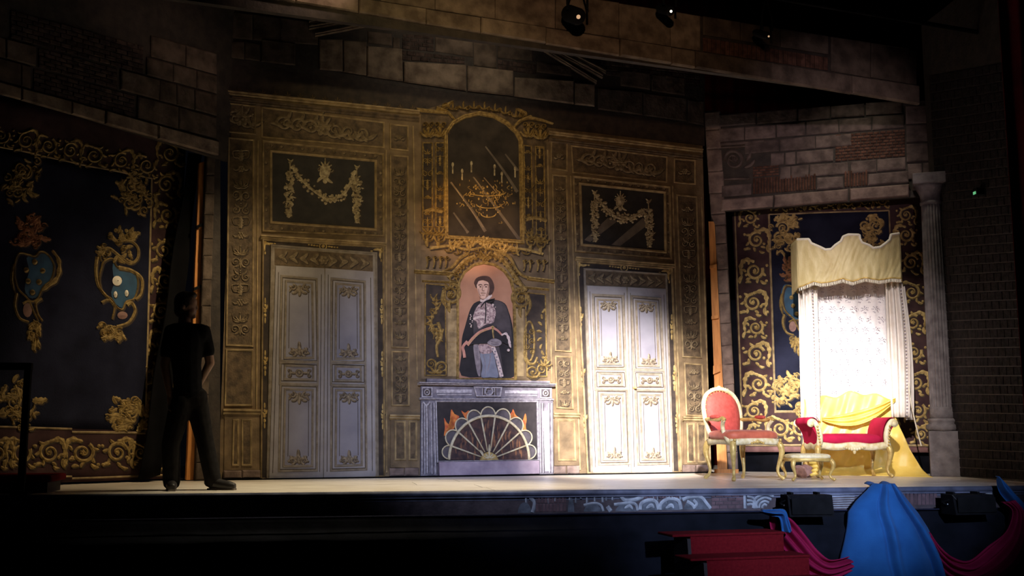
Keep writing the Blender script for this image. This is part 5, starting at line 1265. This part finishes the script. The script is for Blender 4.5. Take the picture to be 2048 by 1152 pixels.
mb = MB(); mb.tube([vfun(i/150, 0, 0) for i in range(151)], .016, 8); mb.build('crest_trim', 'white_trim', T.root, smooth=True)
mb = MB(); mb.tube([(vfun(i/150, 1)[0], vfun(i/150, 1)[1]-.008, vfun(i/150, 1)[2]) for i in range(151)], .008, 6); mb.build('valance_cord', 'gilt', T.root, smooth=True)
mb = MB()
for i in range(90):
    x, y, z = vfun((i+.5)/90, 1); mb.tube([(x, y-.004, z), (x+rg.uniform(-.004, .004), y-.006, z-.028), (x, y-.006, z-.05)], [.004, .006, .003], 5)
mb.build('fringe', 'white_trim', T.root, kind='stuff')
# returns of the valance, back to the wall
for s, nm in ((0, -1), (1, 1)):
    x0, y0, zt_ = vfun(s, 0, 0); _, _, zb_ = vfun(s, 1, 0); mb = MB()
    mb.grid(16, 14, lambda a, t: (x0+nm*(.03*a+.055*t*(a if nm > 0 else .3*a))+.006*math.sin(a*30+t*4), y0+a*.36, zt_+(zb_-.06*a-zt_)*t)); mb.build('valance_return', 'valance_silk', T.root, smooth=True, solid=.012)
# hidden top frame boards
mb = MB(); xa, xb = vfun(0, 0, 0)[0], vfun(1, 0, 0)[0]; zz = T.P(1690, 520)[1]; mb.box(xa+.03, xb-.03, -.34, .02, zz-.03, zz); mb.build('tester_board', 'wood', T.root)
mb = MB(); mb.box(xa+.12, xb-.1, -.005, .03, .4, zz); mb.build('back_board', 'drape_white', T.root)
# lace back panel
lq = [(1612, 560), (1768, 560), (1778, 800), (1612, 800)]
lf = bil(T.Q(lq))
def lsurf(s, t): 
    x, z = lf(2*s-1, 1-t); return (x, -.05-.012*math.sin(s*24)-.006*math.sin(s*53+t*3), z)
mb = MB(); mb.grid(60, 20, lsurf); mb.build('lace_panel', 'lace', T.root, smooth=True, solid=.004)
Tb = Board(PT, T.root, T.u0, lambda x, z: .062)
fl0 = None
for r in range(11):
    for c in range(7):
        s, t = (c+.5+.5*(r % 2))/7.5, (r+.9)/11.6
        x, y, z = lsurf(min(s, .99), t)
        if fl0 is None:
            m2 = MB()
            def pet(cx, cz2, rx, rz2, a):
                n = 7; ca, sa = math.cos(a), math.sin(a); k0 = len(m2.v)
                m2.v.append((cx, -.004, cz2)); m2.v += [(cx+rx*math.cos(q)*ca-rz2*math.sin(q)*sa, -.001, cz2+rx*math.cos(q)*sa+rz2*math.sin(q)*ca) for q in [2*pi*i/n for i in range(n)]]
                m2.f += [(k0, k0+1+j, k0+1+(j+1) % n) for j in range(n)]
            for i in range(5): a = -.4+i*.95; pet(.026*math.cos(a), .026*math.sin(a), .012, .004, a)
            for i in range(6): a = i*1.05+.3; pet(.046*math.cos(a), .034*math.sin(a), .006, .004, a+1.2)
            pet(0, -.045, .012, .004, .2); pet(-.02, -.04, .008, .003, -.5); pet(0, 0, .007, .006, 0)
            fl0 = m2.build('lace_flower', 'lace_grey', T.root); fo = fl0
        else: fo = fl0.copy(); C.objects.link(fo)
        fo.location = (x, y-.007, z); fo.rotation_euler = (0, rg.uniform(-.35, .35), 0)
# side curtains with bobble trim
def side(x0t, x1t, x0b, x1b, yt, yb, dpt, m, nf, name, bul=0):
    q = T.Q([(x0t, yt), (x1t, yt), (x1b, yb), (x0b, yb)]); f = bil(q)
    def fn(s, t):
        x, z = f(2*s-1, 1-t); return (x+bul*math.sin(pi*t)*s, -(dpt+.028*math.sin(s*nf*2*pi+.8)+.01*math.sin(s*17+t*5)), z)
    mb = MB(); mb.grid(nf*10, 24, fn); mb.build(name, m, T.root, smooth=True, solid=.008); return fn
f1 = side(1600, 1630, 1612, 1636, 575, 842, .20, 'drape_white', 2, 'side_curtain'); f2 = side(1764, 1797, 1776, 1812, 568, 835, .20, 'drape_white', 3, 'side_curtain', .04)
side(1594, 1606, 1602, 1616, 585, 948, .12, 'drape_white', 1, 'outer_curtain'); side(1795, 1806, 1806, 1824, 575, 840, .10, 'drape_white', 1, 'outer_curtain', .03)
for fn, s in ((f1, .62), (f2, .82)):
    mb = MB()
    for i in range(40): x, y, z = fn(s, (i+.5)/40); mb.sphere((x+.01, y-.022, z), .0095, 6)
    mb.build('bobble_trim', 'lace_grey', T.root, smooth=True)
# ---- gold satin cloth heaped below the canopy
Sc = board(PT, 'satin_cloth', 1725, 953.5, 'heaped yellow gold satin cloth spilling to the floor behind the settee', 'satin cloth')
def satin(s, t):
    xt = 1606+176*s; xb_ = 1602+236*s**1.05
    yt = 790+5*math.sin(s*8)+4*math.sin(s*21); yb_ = 950+1.2*s
    e = t**.9; x = xt+(xb_-xt)*(t**1.5); y = yt+(yb_-yt)*e
    X, Z = Sc.P(x, y)
    sw = math.sin(s*15+4*math.sin(t*3+s*2)); sg = math.sin(t*13-5*s*(1-s)*2+s*3)
    d = .08+.12*math.sin(min(1, t*1.2)*pi/2)+.030*sw*t+.016*sg*(1-t*.6)+.009*math.sin(s*43+t*19)
    d += .26*max(0, s-.72)/.28*t**1.3
    if t > .86: d += .22*((t-.86)/.14)**2*(.4+s)
    return (X, -d, max(Z, .004+.02*(1-t)))
mb = MB(); mb.grid(110, 60, satin); mb.build('draped_cloth', 'satin', Sc.root, smooth=True, solid=.006)
def swag(name, a, b, drop, wd, dep, m):
    p0, p1 = Vector((*Sc.P(*a), 0)), Vector((*Sc.P(*b), 0)); mb = MB()
    def fn(s, t):
        p = p0.lerp(p1, s); z = p.y-drop*4*s*(1-s)-wd*(t-.5)*(.35+1.3*math.sin(pi*s)); return (p.x, -(dep+.05*math.sin(pi*s)+.02*math.sin(t*14)+.01*math.sin(s*20)), z)
    mb.grid(50, 20, fn); mb.build(name, m, Sc.root, smooth=True, solid=.006)
swag('swag_fold', (1640, 838), (1784, 800), .10, .10, .19, 'satin')
mb = MB()
for i in range(46):
    t = i/45; x, z = Sc.P(1806+24*t**1.4, 770+120*t); mb.sphere((x, -.34, z), .010, 6)
mb.build('bobble_edge', 'white_trim', Sc.root, smooth=True)
# crumpled bundle on the floor under the settee's left end
Bd = empty('cloth_bundle', floor_pt(1620, 957)+Vector((0, .25, 0)), 0, 'small crumpled gold and pink cloth bundle under the settee', 'cloth bundle')
mb = MB(); mb.pillow((0, 0, .07), .10, .07, .07, 28, 14, .8, lambda x, y, z: (x+.012*math.sin(z*90+y*40), y+.014*math.sin(x*70), z+.012*math.sin(x*60+y*50))); mb.build('pink_fold', 'pinkish', Bd, smooth=True)
mb = MB()
for k in range(5): mb.tube([(.06+.02*math.sin(k), -.05+.01*k, .03+.045*k), (.11+.015*k, -.07, .05+.04*k), (.15, -.02, .03+.045*k)], [.02, .026, .018], 8)
mb.build('gold_folds', 'satin', Bd, smooth=True)

# ================================================================== STAGE FRONT: CLOTHS, MONITORS, STEPS
PF = PA.shift(.16)
def onF(px, py, k=0):
    P_ = PA.shift(k); u, z = P_.uv(px, py); return P_.at(u, 0, z)
# blue cloth hung from the stage edge
Bc = board(PA, 'blue_cloth', 1755, 1150, 'royal blue cloth draped over the stage edge in a wide cone', 'cloth')
BL_ = [(1736, 966), (1722, 980), (1700, 1000), (1683, 1022), (1679, 1050), (1672, 1080), (1663, 1112), (1668, 1160), (1672, 1210)]
BR_ = [(1778, 966), (1788, 980), (1803, 1000), (1822, 1025), (1838, 1052), (1850, 1080), (1860, 1112), (1868, 1160), (1874, 1210)]
def along(path, k):
    f_ = k*(len(path)-1); i = min(int(f_), len(path)-2); return lerp2(path[i], path[i+1], f_-i)
def bluef(s, t):
    if t < .06:
        k = t/.06; x = 1757+(s-.5)*44; X, _ = Bc.P(x, 974); return (X, .06-.12*k, .03+.018*math.sin(s*9)-.02*k*k)
    k = (t-.06)/.94; x, y = lerp2(along(BL_, k), along(BR_, k), s)
    X, Z = Bc.P(x, y); u_ = 2*s-1
    fold = .05*math.exp(-((s-.30-.10*k)/.035)**2)-.05*math.exp(-((s-.38-.05*k)/.05)**2)+.07*math.exp(-((s-.66-.22*k)/.03)**2)-.05*math.exp(-((s-.74-.2*k)/.04)**2)
    y_ = -.06-(.12+.34*k)*math.sqrt(max(0, 1-.95*u_*u_))+fold*min(1, .35+k)-.018*k*math.sin(s*19+3*k)
    return (X, y_, Z)
mb = MB(); mb.grid(90, 60, bluef); mb.build('draped_cloth', 'blue_cloth', Bc.root, smooth=True, solid=.008)
def ribbon(name, top_, bot_, label, m, k0, nfold, cat='cloth swag', loc=None, amp=.035):
    R_ = board(PA.shift(k0), name, top_[0][0], 1150, label, cat); tp_ = smooth_pts(top_, 40); bt_ = smooth_pts(bot_, 40); n = min(len(tp_), len(bt_))-1
    def fn(s, t):
        a = tp_[int(round(s*n))]; b = bt_[int(round(s*n))]; x, y = lerp2(a, b, t); X, Z = R_.P(x, y)
        return (X, -(.03+.05*math.sin(pi*t)+amp*math.sin(t*nfold*2*pi+2.2*s)+.012*math.sin(t*nfold*5+s*9)), Z)
    mb = MB(); mb.grid(n, 36, fn); mb.build('folded_cloth', m, R_.root, smooth=True, solid=.008); return R_
R_ = ribbon('magenta_swag', [(1556, 1024), (1580, 1040), (1606, 1070), (1632, 1102), (1655, 1118), (1692, 1112)], [(1536, 1030), (1541, 1062), (1570, 1105), (1605, 1142), (1650, 1158), (1700, 1140)], 'magenta cloth swag between the red steps and the blue cloth', 'magenta', .20, 3)
ribbon('magenta_swag', [(1850, 1062), (1872, 1092), (1900, 1114), (1932, 1120), (1968, 1092), (2003, 1062), (2016, 1022), (1999, 1004)], [(1850, 1092), (1868, 1135), (1905, 1166), (1960, 1170), (2020, 1135), (2042, 1085), (2042, 1030), (2022, 1000)], 'magenta cloth swag rising right of the blue cloth', 'magenta', .16, 4)
ribbon('blue_ribbon', [(1519, 1019), (1545, 1018), (1566, 1020), (1572, 1040), (1578, 1062)], [(1517, 1023), (1535, 1030), (1552, 1034), (1558, 1050), (1560, 1064)], 'short royal blue cloth end tucked above the red steps', 'blue_cloth', .33, 2, amp=.02)
ribbon('blue_hanging_cloth', [(1987, 952), (2000, 962), (2022, 985), (2045, 1010), (2075, 1060), (2090, 1150)], [(1990, 957), (1996, 985), (2012, 1010), (2034, 1050), (2046, 1100), (2044, 1165)], 'royal blue cloth sash hanging off the right stage edge', 'blue_cloth', .10, 2, amp=.02)
# stage monitors hung in front of the fascia
def monitor(pts_c, w_, h_, d_, label, rz):
    M_ = empty('stage_monitor', pts_c, rz, label, 'speaker', 'black stage monitors along the stage front')
    mb = MB(); mb.prism([(0, 0), (d_, .0), (d_, h_), (.04, h_)], -w_/2, w_/2); mb.v = [(b, a-d_, c) for a, b, c in mb.v]; mb.build('cabinet', 'black_box', M_)
    mb = MB(); mb.box(-w_/2+.02, w_/2-.02, -d_-.012, -d_+.0, .02, h_-.02, .004); mb.build('grille', 'black_metal', M_)
    for s in (-1, 1):
        mb = MB(); mb.tube([(s*(w_/2), -d_*.3, h_*.5), (s*(w_/2+.03), -d_*.3, h_*.6), (s*(w_/2), -d_*.6, h_*.75)], .007, 6); mb.build('bracket', 'black_metal', M_)
        mb = MB(); mb.sphere((s*(w_/2+.008), -d_*.5, h_*.5), .009, 8); mb.build('bolt', 'steel', M_)
    mb = MB(); mb.tube([(-w_/2, -d_*.8, h_), (-w_/2+.07, -d_-.004, h_*.45)], .004, 6); mb.build('cable', 'steel', M_)
    for x in (-.3, .3): mb = MB(); mb.box(x*w_-.012, x*w_+.012, -.08, .03, h_*.6, h_+.02); mb.build('hook', 'black_metal', M_)
    return M_
c = onF(1606, 1030, .10); monitor(c, .42, .19, .22, 'black monitor box hung on the fascia above the magenta swag by the steps', PA.rz-.06)
c = onF(1924, 1026, .10); monitor(c, .44, .18, .22, 'black monitor box hung on the fascia between blue cloth and blue sash', PA.rz+.06)
# red carpeted steps
ps = floor_pt(1458, 1066, -.34)
Sp = empty('red_steps', (ps.x, ps.y, -1.25), math.radians(16), 'red carpeted steps rising to the stage front', 'steps')
for i in range(4):
    z = .91-.165*i; y0 = -.30*i; wd = 1.06
    mb = MB(); mb.box(-wd/2+.02*i, wd/2+.06*i, y0-.012, y0+.30, z-.022, z, .008); mb.build('tread', 'red_carpet', Sp)
    mb = MB(); mb.box(-wd/2+.17, wd/2-.01+.06*i, y0, y0+.28, (z-.165 if i < 3 else 0), z-.022); mb.build('riser', 'red_carpet', Sp)
mb = MB(); mb.prism([(.27, 0), (.27, .87), (.0, .87), (-.02, .705), (-.3, .705), (-.32, .54), (-.6, .54), (-.62, .375), (-.9, .375), (-.9, 0)], -.36, -.39); mb.v = [(b, a, c) for a, b, c in mb.v]; mb.build('side_board', 'step_black', Sp)
# handrail and red-covered step at the left edge
ph = floor_pt(36, 990)
Hr = empty('handrail', (ph.x, ph.y+.05, 0), PA.rz, 'black metal handrail post at the left end of the stage', 'handrail')
mb = MB(); mb.box(-.026, .026, -.026, .026, 0, 1.06); mb.build('post', 'black_metal', Hr)
mb = MB(); mb.box(-.9, .03, -.026, .026, 1.03, 1.09); mb.build('top_rail', 'black_metal', Hr)
mb = MB(); mb.box(-.07, .07, -.07, .07, 0, .02); mb.build('foot_plate', 'black_metal', Hr)
Rp = empty('red_platform', (ph.x-.42, ph.y+.45, 0), PA.rz, 'low red-covered platform beside the handrail at the left', 'platform')
mb = MB(); mb.box(-.7, .53, -.25, .3, .09, .15, .02); mb.build('cover', 'red_carpet', Rp)
mb = MB(); mb.box(-.66, .49, -.21, .26, 0, .09); mb.build('base', 'step_black', Rp)
# ---- lanterns on a pipe in front of the header
LPp = PM.shift(.45)
zp = LPp.uv(1340, -40)[1]; ua, ub = LPp.uv(700, 0)[0], LPp.uv(1750, 0)[0]
Pp = empty('lighting_pipe', LPp.at((ua+ub)/2, 0, zp), LPp.rz, 'black lighting pipe above the stone header carrying the lanterns', 'pipe')
mb = MB(); mb.tube([(-4.5, 0, 0), (4.5, 0, 0)], .025, 10); mb.build('bar', 'black_metal', Pp, smooth=True)
for s in (-3, 0, 3): mb = MB(); mb.tube([(s, 0, 0), (s, 0, 2.2)], .005, 6); mb.build('cable', 'black_metal', Pp)
def lantern(px, py, label, lens, size):
    u, z = LPp.uv(px, py); L_ = empty('stage_lantern', LPp.at(u, 0, z), LPp.rz, label, 'lantern', 'stage lanterns under the pipe')
    mb = MB(); mb.lathe([(.001, -.02), (size*.8, -.02), (size, 0), (size, .22), (size*.7, .26), (.001, .27)], 16); t = math.radians(62)
    def tilt(v): return [(x, y*math.cos(t)+zz*math.sin(t), -y*math.sin(t)+zz*math.cos(t)) for x, y, zz in v]
    mb.v = tilt(mb.v); mb.build('housing', 'black_metal', L_, smooth=True)
    mb = MB(); mb.lathe([(.001, -.03), (size*.24, -.028), (size*.24, -.021), (.001, -.021)], 12); mb.v = tilt(mb.v); mb.build('lens', lens, L_)
    mb = MB(); h_ = zp-z; mb.tube([(-size-.02, 0, .06), (-size-.02, 0, .2), (0, 0, max(.26, h_)), (size+.02, 0, .2), (size+.02, 0, .06)], .012, 6); mb.build('yoke', 'black_metal', L_)
lantern(1155, 33, 'black stage lantern glowing dim orange, in front of the stone header', 'lens_dim', .085)
lantern(1340, 22, 'stage lantern with bright white lens above the stone header', 'lens', .05)
lantern(1535, 72, 'small stage lantern with faint lens against the header brickwork', 'lens_dim', .04)
u, z = PS.uv(1966, 384); Gl = empty('wall_lamp', PS.at(u, .0, z), PS.rz, 'small wall lamp with a green glint on the dark side wall', 'lamp', )
mb = MB(); mb.box(-.05, .05, -.10, 0, -.04, .04, .01); mb.build('housing', 'black_metal', Gl)
mb = MB(); mb.box(-.02, .03, -.108, -.10, -.03, .0); mb.build('lens', 'lens_green', Gl)
for s in (-1, 1):
    mb = MB(); mb.tube([(0, -.04, .03), (s*.07, -.06, .05), (s*.11, -.07, .02)], .01, 6); mb.build('arm', 'black_metal', Gl)

# ================================================================== THE MAN
ym = floor_pt(400, 980).y
PH = Plane((-4, ym, 0), (4, ym, 0))
pm = floor_pt(395, 981)
Mn = empty('person', (pm.x, ym, 0), 0, 'person in black T-shirt and dark trousers, head turned up towards the set', 'person')
def J(px, py, d=0):
    u, z = PH.uv(px, py); return Vector((u-4-pm.x, d, z))
def capsule(mb, a, b, ra, rb, n=12):
    a, b = Vector(a), Vector(b); mb.tube([a.lerp(b, t) for t in (0, .25, .5, .75, 1)], [ra+(rb-ra)*t for t in (0, .25, .5, .75, 1)], n); mb.sphere(a, ra, 12); mb.sphere(b, rb, 12)
def fuse(o, vox, it=6):
    r = o.modifiers.new('remesh', 'REMESH'); r.mode = 'VOXEL'; r.voxel_size = vox; r.use_smooth_shade = True
    s = o.modifiers.new('smooth', 'SMOOTH'); s.iterations = it; s.factor = .5
hip = J(376, 800); 
shL, shR = J(346, 664, -.05), J(403, 662, .07); elL, elR = J(336, 732, -.09), J(414, 724, .10); wrL, wrR = J(347, 790, -.10), J(386, 770, .17)
hL, hR = J(366, 806, -.05), J(389, 804, .06); knL, knR = J(346, 888, -.06), J(407, 884, .05); anL, anR = J(346, 962, -.04), J(424, 960, .03)
mb = MB()
head = J(373, 612)
mb.sphere(head+Vector((0, 0, .02)), .088, 18, (1.08, .86, 1.12)); mb.sphere(head+Vector((.03, 0, -.045)), .062, 14, (1, .95, 1.15))
mb.sphere(head+Vector((.092, 0, -.015)), .016, 10, (1, .7, 1.5)); mb.sphere(head+Vector((.066, 0, -.092)), .026, 10); mb.sphere(head+Vector((.082, 0, -.055)), .015, 8, (.8, 1.6, .7)); mb.sphere(head+Vector((.07, 0, .03)), .03, 8, (.8, 1.7, .6))
for s in (-1, 1): mb.sphere(head+Vector((-.01, s*.078, -.01)), .024, 8, (.8, .35, 1.3))
capsule(mb, head+Vector((-.015, 0, -.06)), J(369, 655), .052, .062)
capsule(mb, J(356, 668, -.02), J(393, 668, .03), .085, .085); capsule(mb, J(374, 680), J(374, 730), .14, .12); capsule(mb, J(374, 730), hip, .105, .09)
for a, b, ra, rb in ((shL, elL, .052, .042), (elL, wrL, .042, .028), (shR, elR, .052, .042), (elR, wrR, .042, .028), (hL, knL, .085, .058), (knL, anL, .058, .042), (hR, knR, .085, .058), (knR, anR, .058, .042)): capsule(mb, a, b, ra, rb)
def hand(w_, dr, side):
    d = dr.normalized(); k = Vector((0, -1, 0)); l = d.cross(k).normalized()
    mb.tube([w_, w_+d*.04, w_+d*.085], [.026, .036, .034], 10, sq=(.5, 1)); c = w_+d*.085
    for i, L in enumerate((.062, .072, .068, .052)):
        o_ = l*(-.026+.0175*i); p = c+o_*1.0; mb.tube([p-d*.02, p+d*L*.45+k*.006, p+d*L*.8+k*.018, p+d*L+k*.03], [.0095, .009, .0085, .0075], 8)
    p = w_+d*.03+l*(-.028*side); mb.tube([w_+d*.015, p+l*(-.014*side)+d*.02+k*.01, p+l*(-.018*side)+d*.055+k*.02], [.016, .011, .009], 8)
hand(wrL, J(353, 822, -.11)-wrL, 1); hand(wrR, J(374, 786, .17)-wrR, -1)
body = mb.build('body', 'skin', Mn, smooth=True); fuse(body, .0065, 3)
mb = MB(); mb.sphere(head+Vector((-.016, 0, .034)), .094, 18, (1.06, .92, 1.1)); mb.sphere(head+Vector((-.05, 0, -.03)), .07, 14, (.9, 1.05, 1.1)); mb.sphere(head+Vector((.045, 0, .10)), .045, 10, (1.1, 1.3, .7))
hr = mb.build('hair', 'hair', Mn, smooth=True); fuse(hr, .009, 3)
mb = MB(); capsule(mb, J(353, 667, -.02), J(397, 667, .03), .095, .095); capsule(mb, J(373, 680), J(373, 735), .155, .132); capsule(mb, J(374, 735), J(376, 784), .13, .128)
capsule(mb, shL, shL.lerp(elL, .62), .066, .066); capsule(mb, shR, shR.lerp(elR, .62), .066, .066); mb.sphere(J(370, 655), .07, 12)
sh_ = mb.build('t_shirt', 'shirt_black', Mn, smooth=True); fuse(sh_, .011, 5)
mb = MB(); capsule(mb, J(366, 798, -.02), J(388, 798, .03), .118, .118)
for a, b, c2, ra, rb, rc in ((hL, knL, anL, .105, .082, .078), (hR, knR, anR, .105, .080, .076)): capsule(mb, a, b, ra, rb); capsule(mb, b, c2, rb, rc)
tr_ = mb.build('trousers', 'trouser', Mn, smooth=True); fuse(tr_, .011, 5)
mb = MB(); mb.tube([J(366, 783)+Vector((0, 0, 0))+Vector((.13*math.cos(t)+.03, .11*math.sin(t), 0)) for t in [2*pi*i/20 for i in range(21)]], .012, 6); mb.build('belt', 'shoe', Mn)
def shoe(heel, toe, m):
    mb = MB(); heel, toe = Vector(heel), Vector(toe); heel.z = toe.z = 0; d = toe-heel
    mb.tube([heel+Vector((0, 0, .05)), heel+d*.2+Vector((0, 0, .06)), heel+d*.5+Vector((0, 0, .045)), heel+d*.8+Vector((0, 0, .035)), toe+Vector((0, 0, .032))], [.042, .052, .048, .044, .028], 12); mb.sphere(heel+Vector((0, 0, .075)), .052, 10)
    mb.v = [(x, y, max(z, .004)) for x, y, z in mb.v]; o = mb.build('shoe', m, Mn, smooth=True); fuse(o, .008, 3)
    mb = MB(); mb.tube([heel+Vector((0, 0, .008)), heel+d*.5+Vector((0, 0, .008)), toe+Vector((0, 0, .008))], [.045, .048, .032], 10); mb.v = [(x, y, min(max(z, 0), .016)) for x, y, z in mb.v]; mb.build('sole', 'shoe_pale', o)
shoe(anL+Vector((-.02, .05, 0)), anL+Vector((.06, -.17, 0)), 'shoe'); shoe(anR+Vector((-.03, .0, 0)), anR+Vector((.215, -.05, 0)), 'shoe')
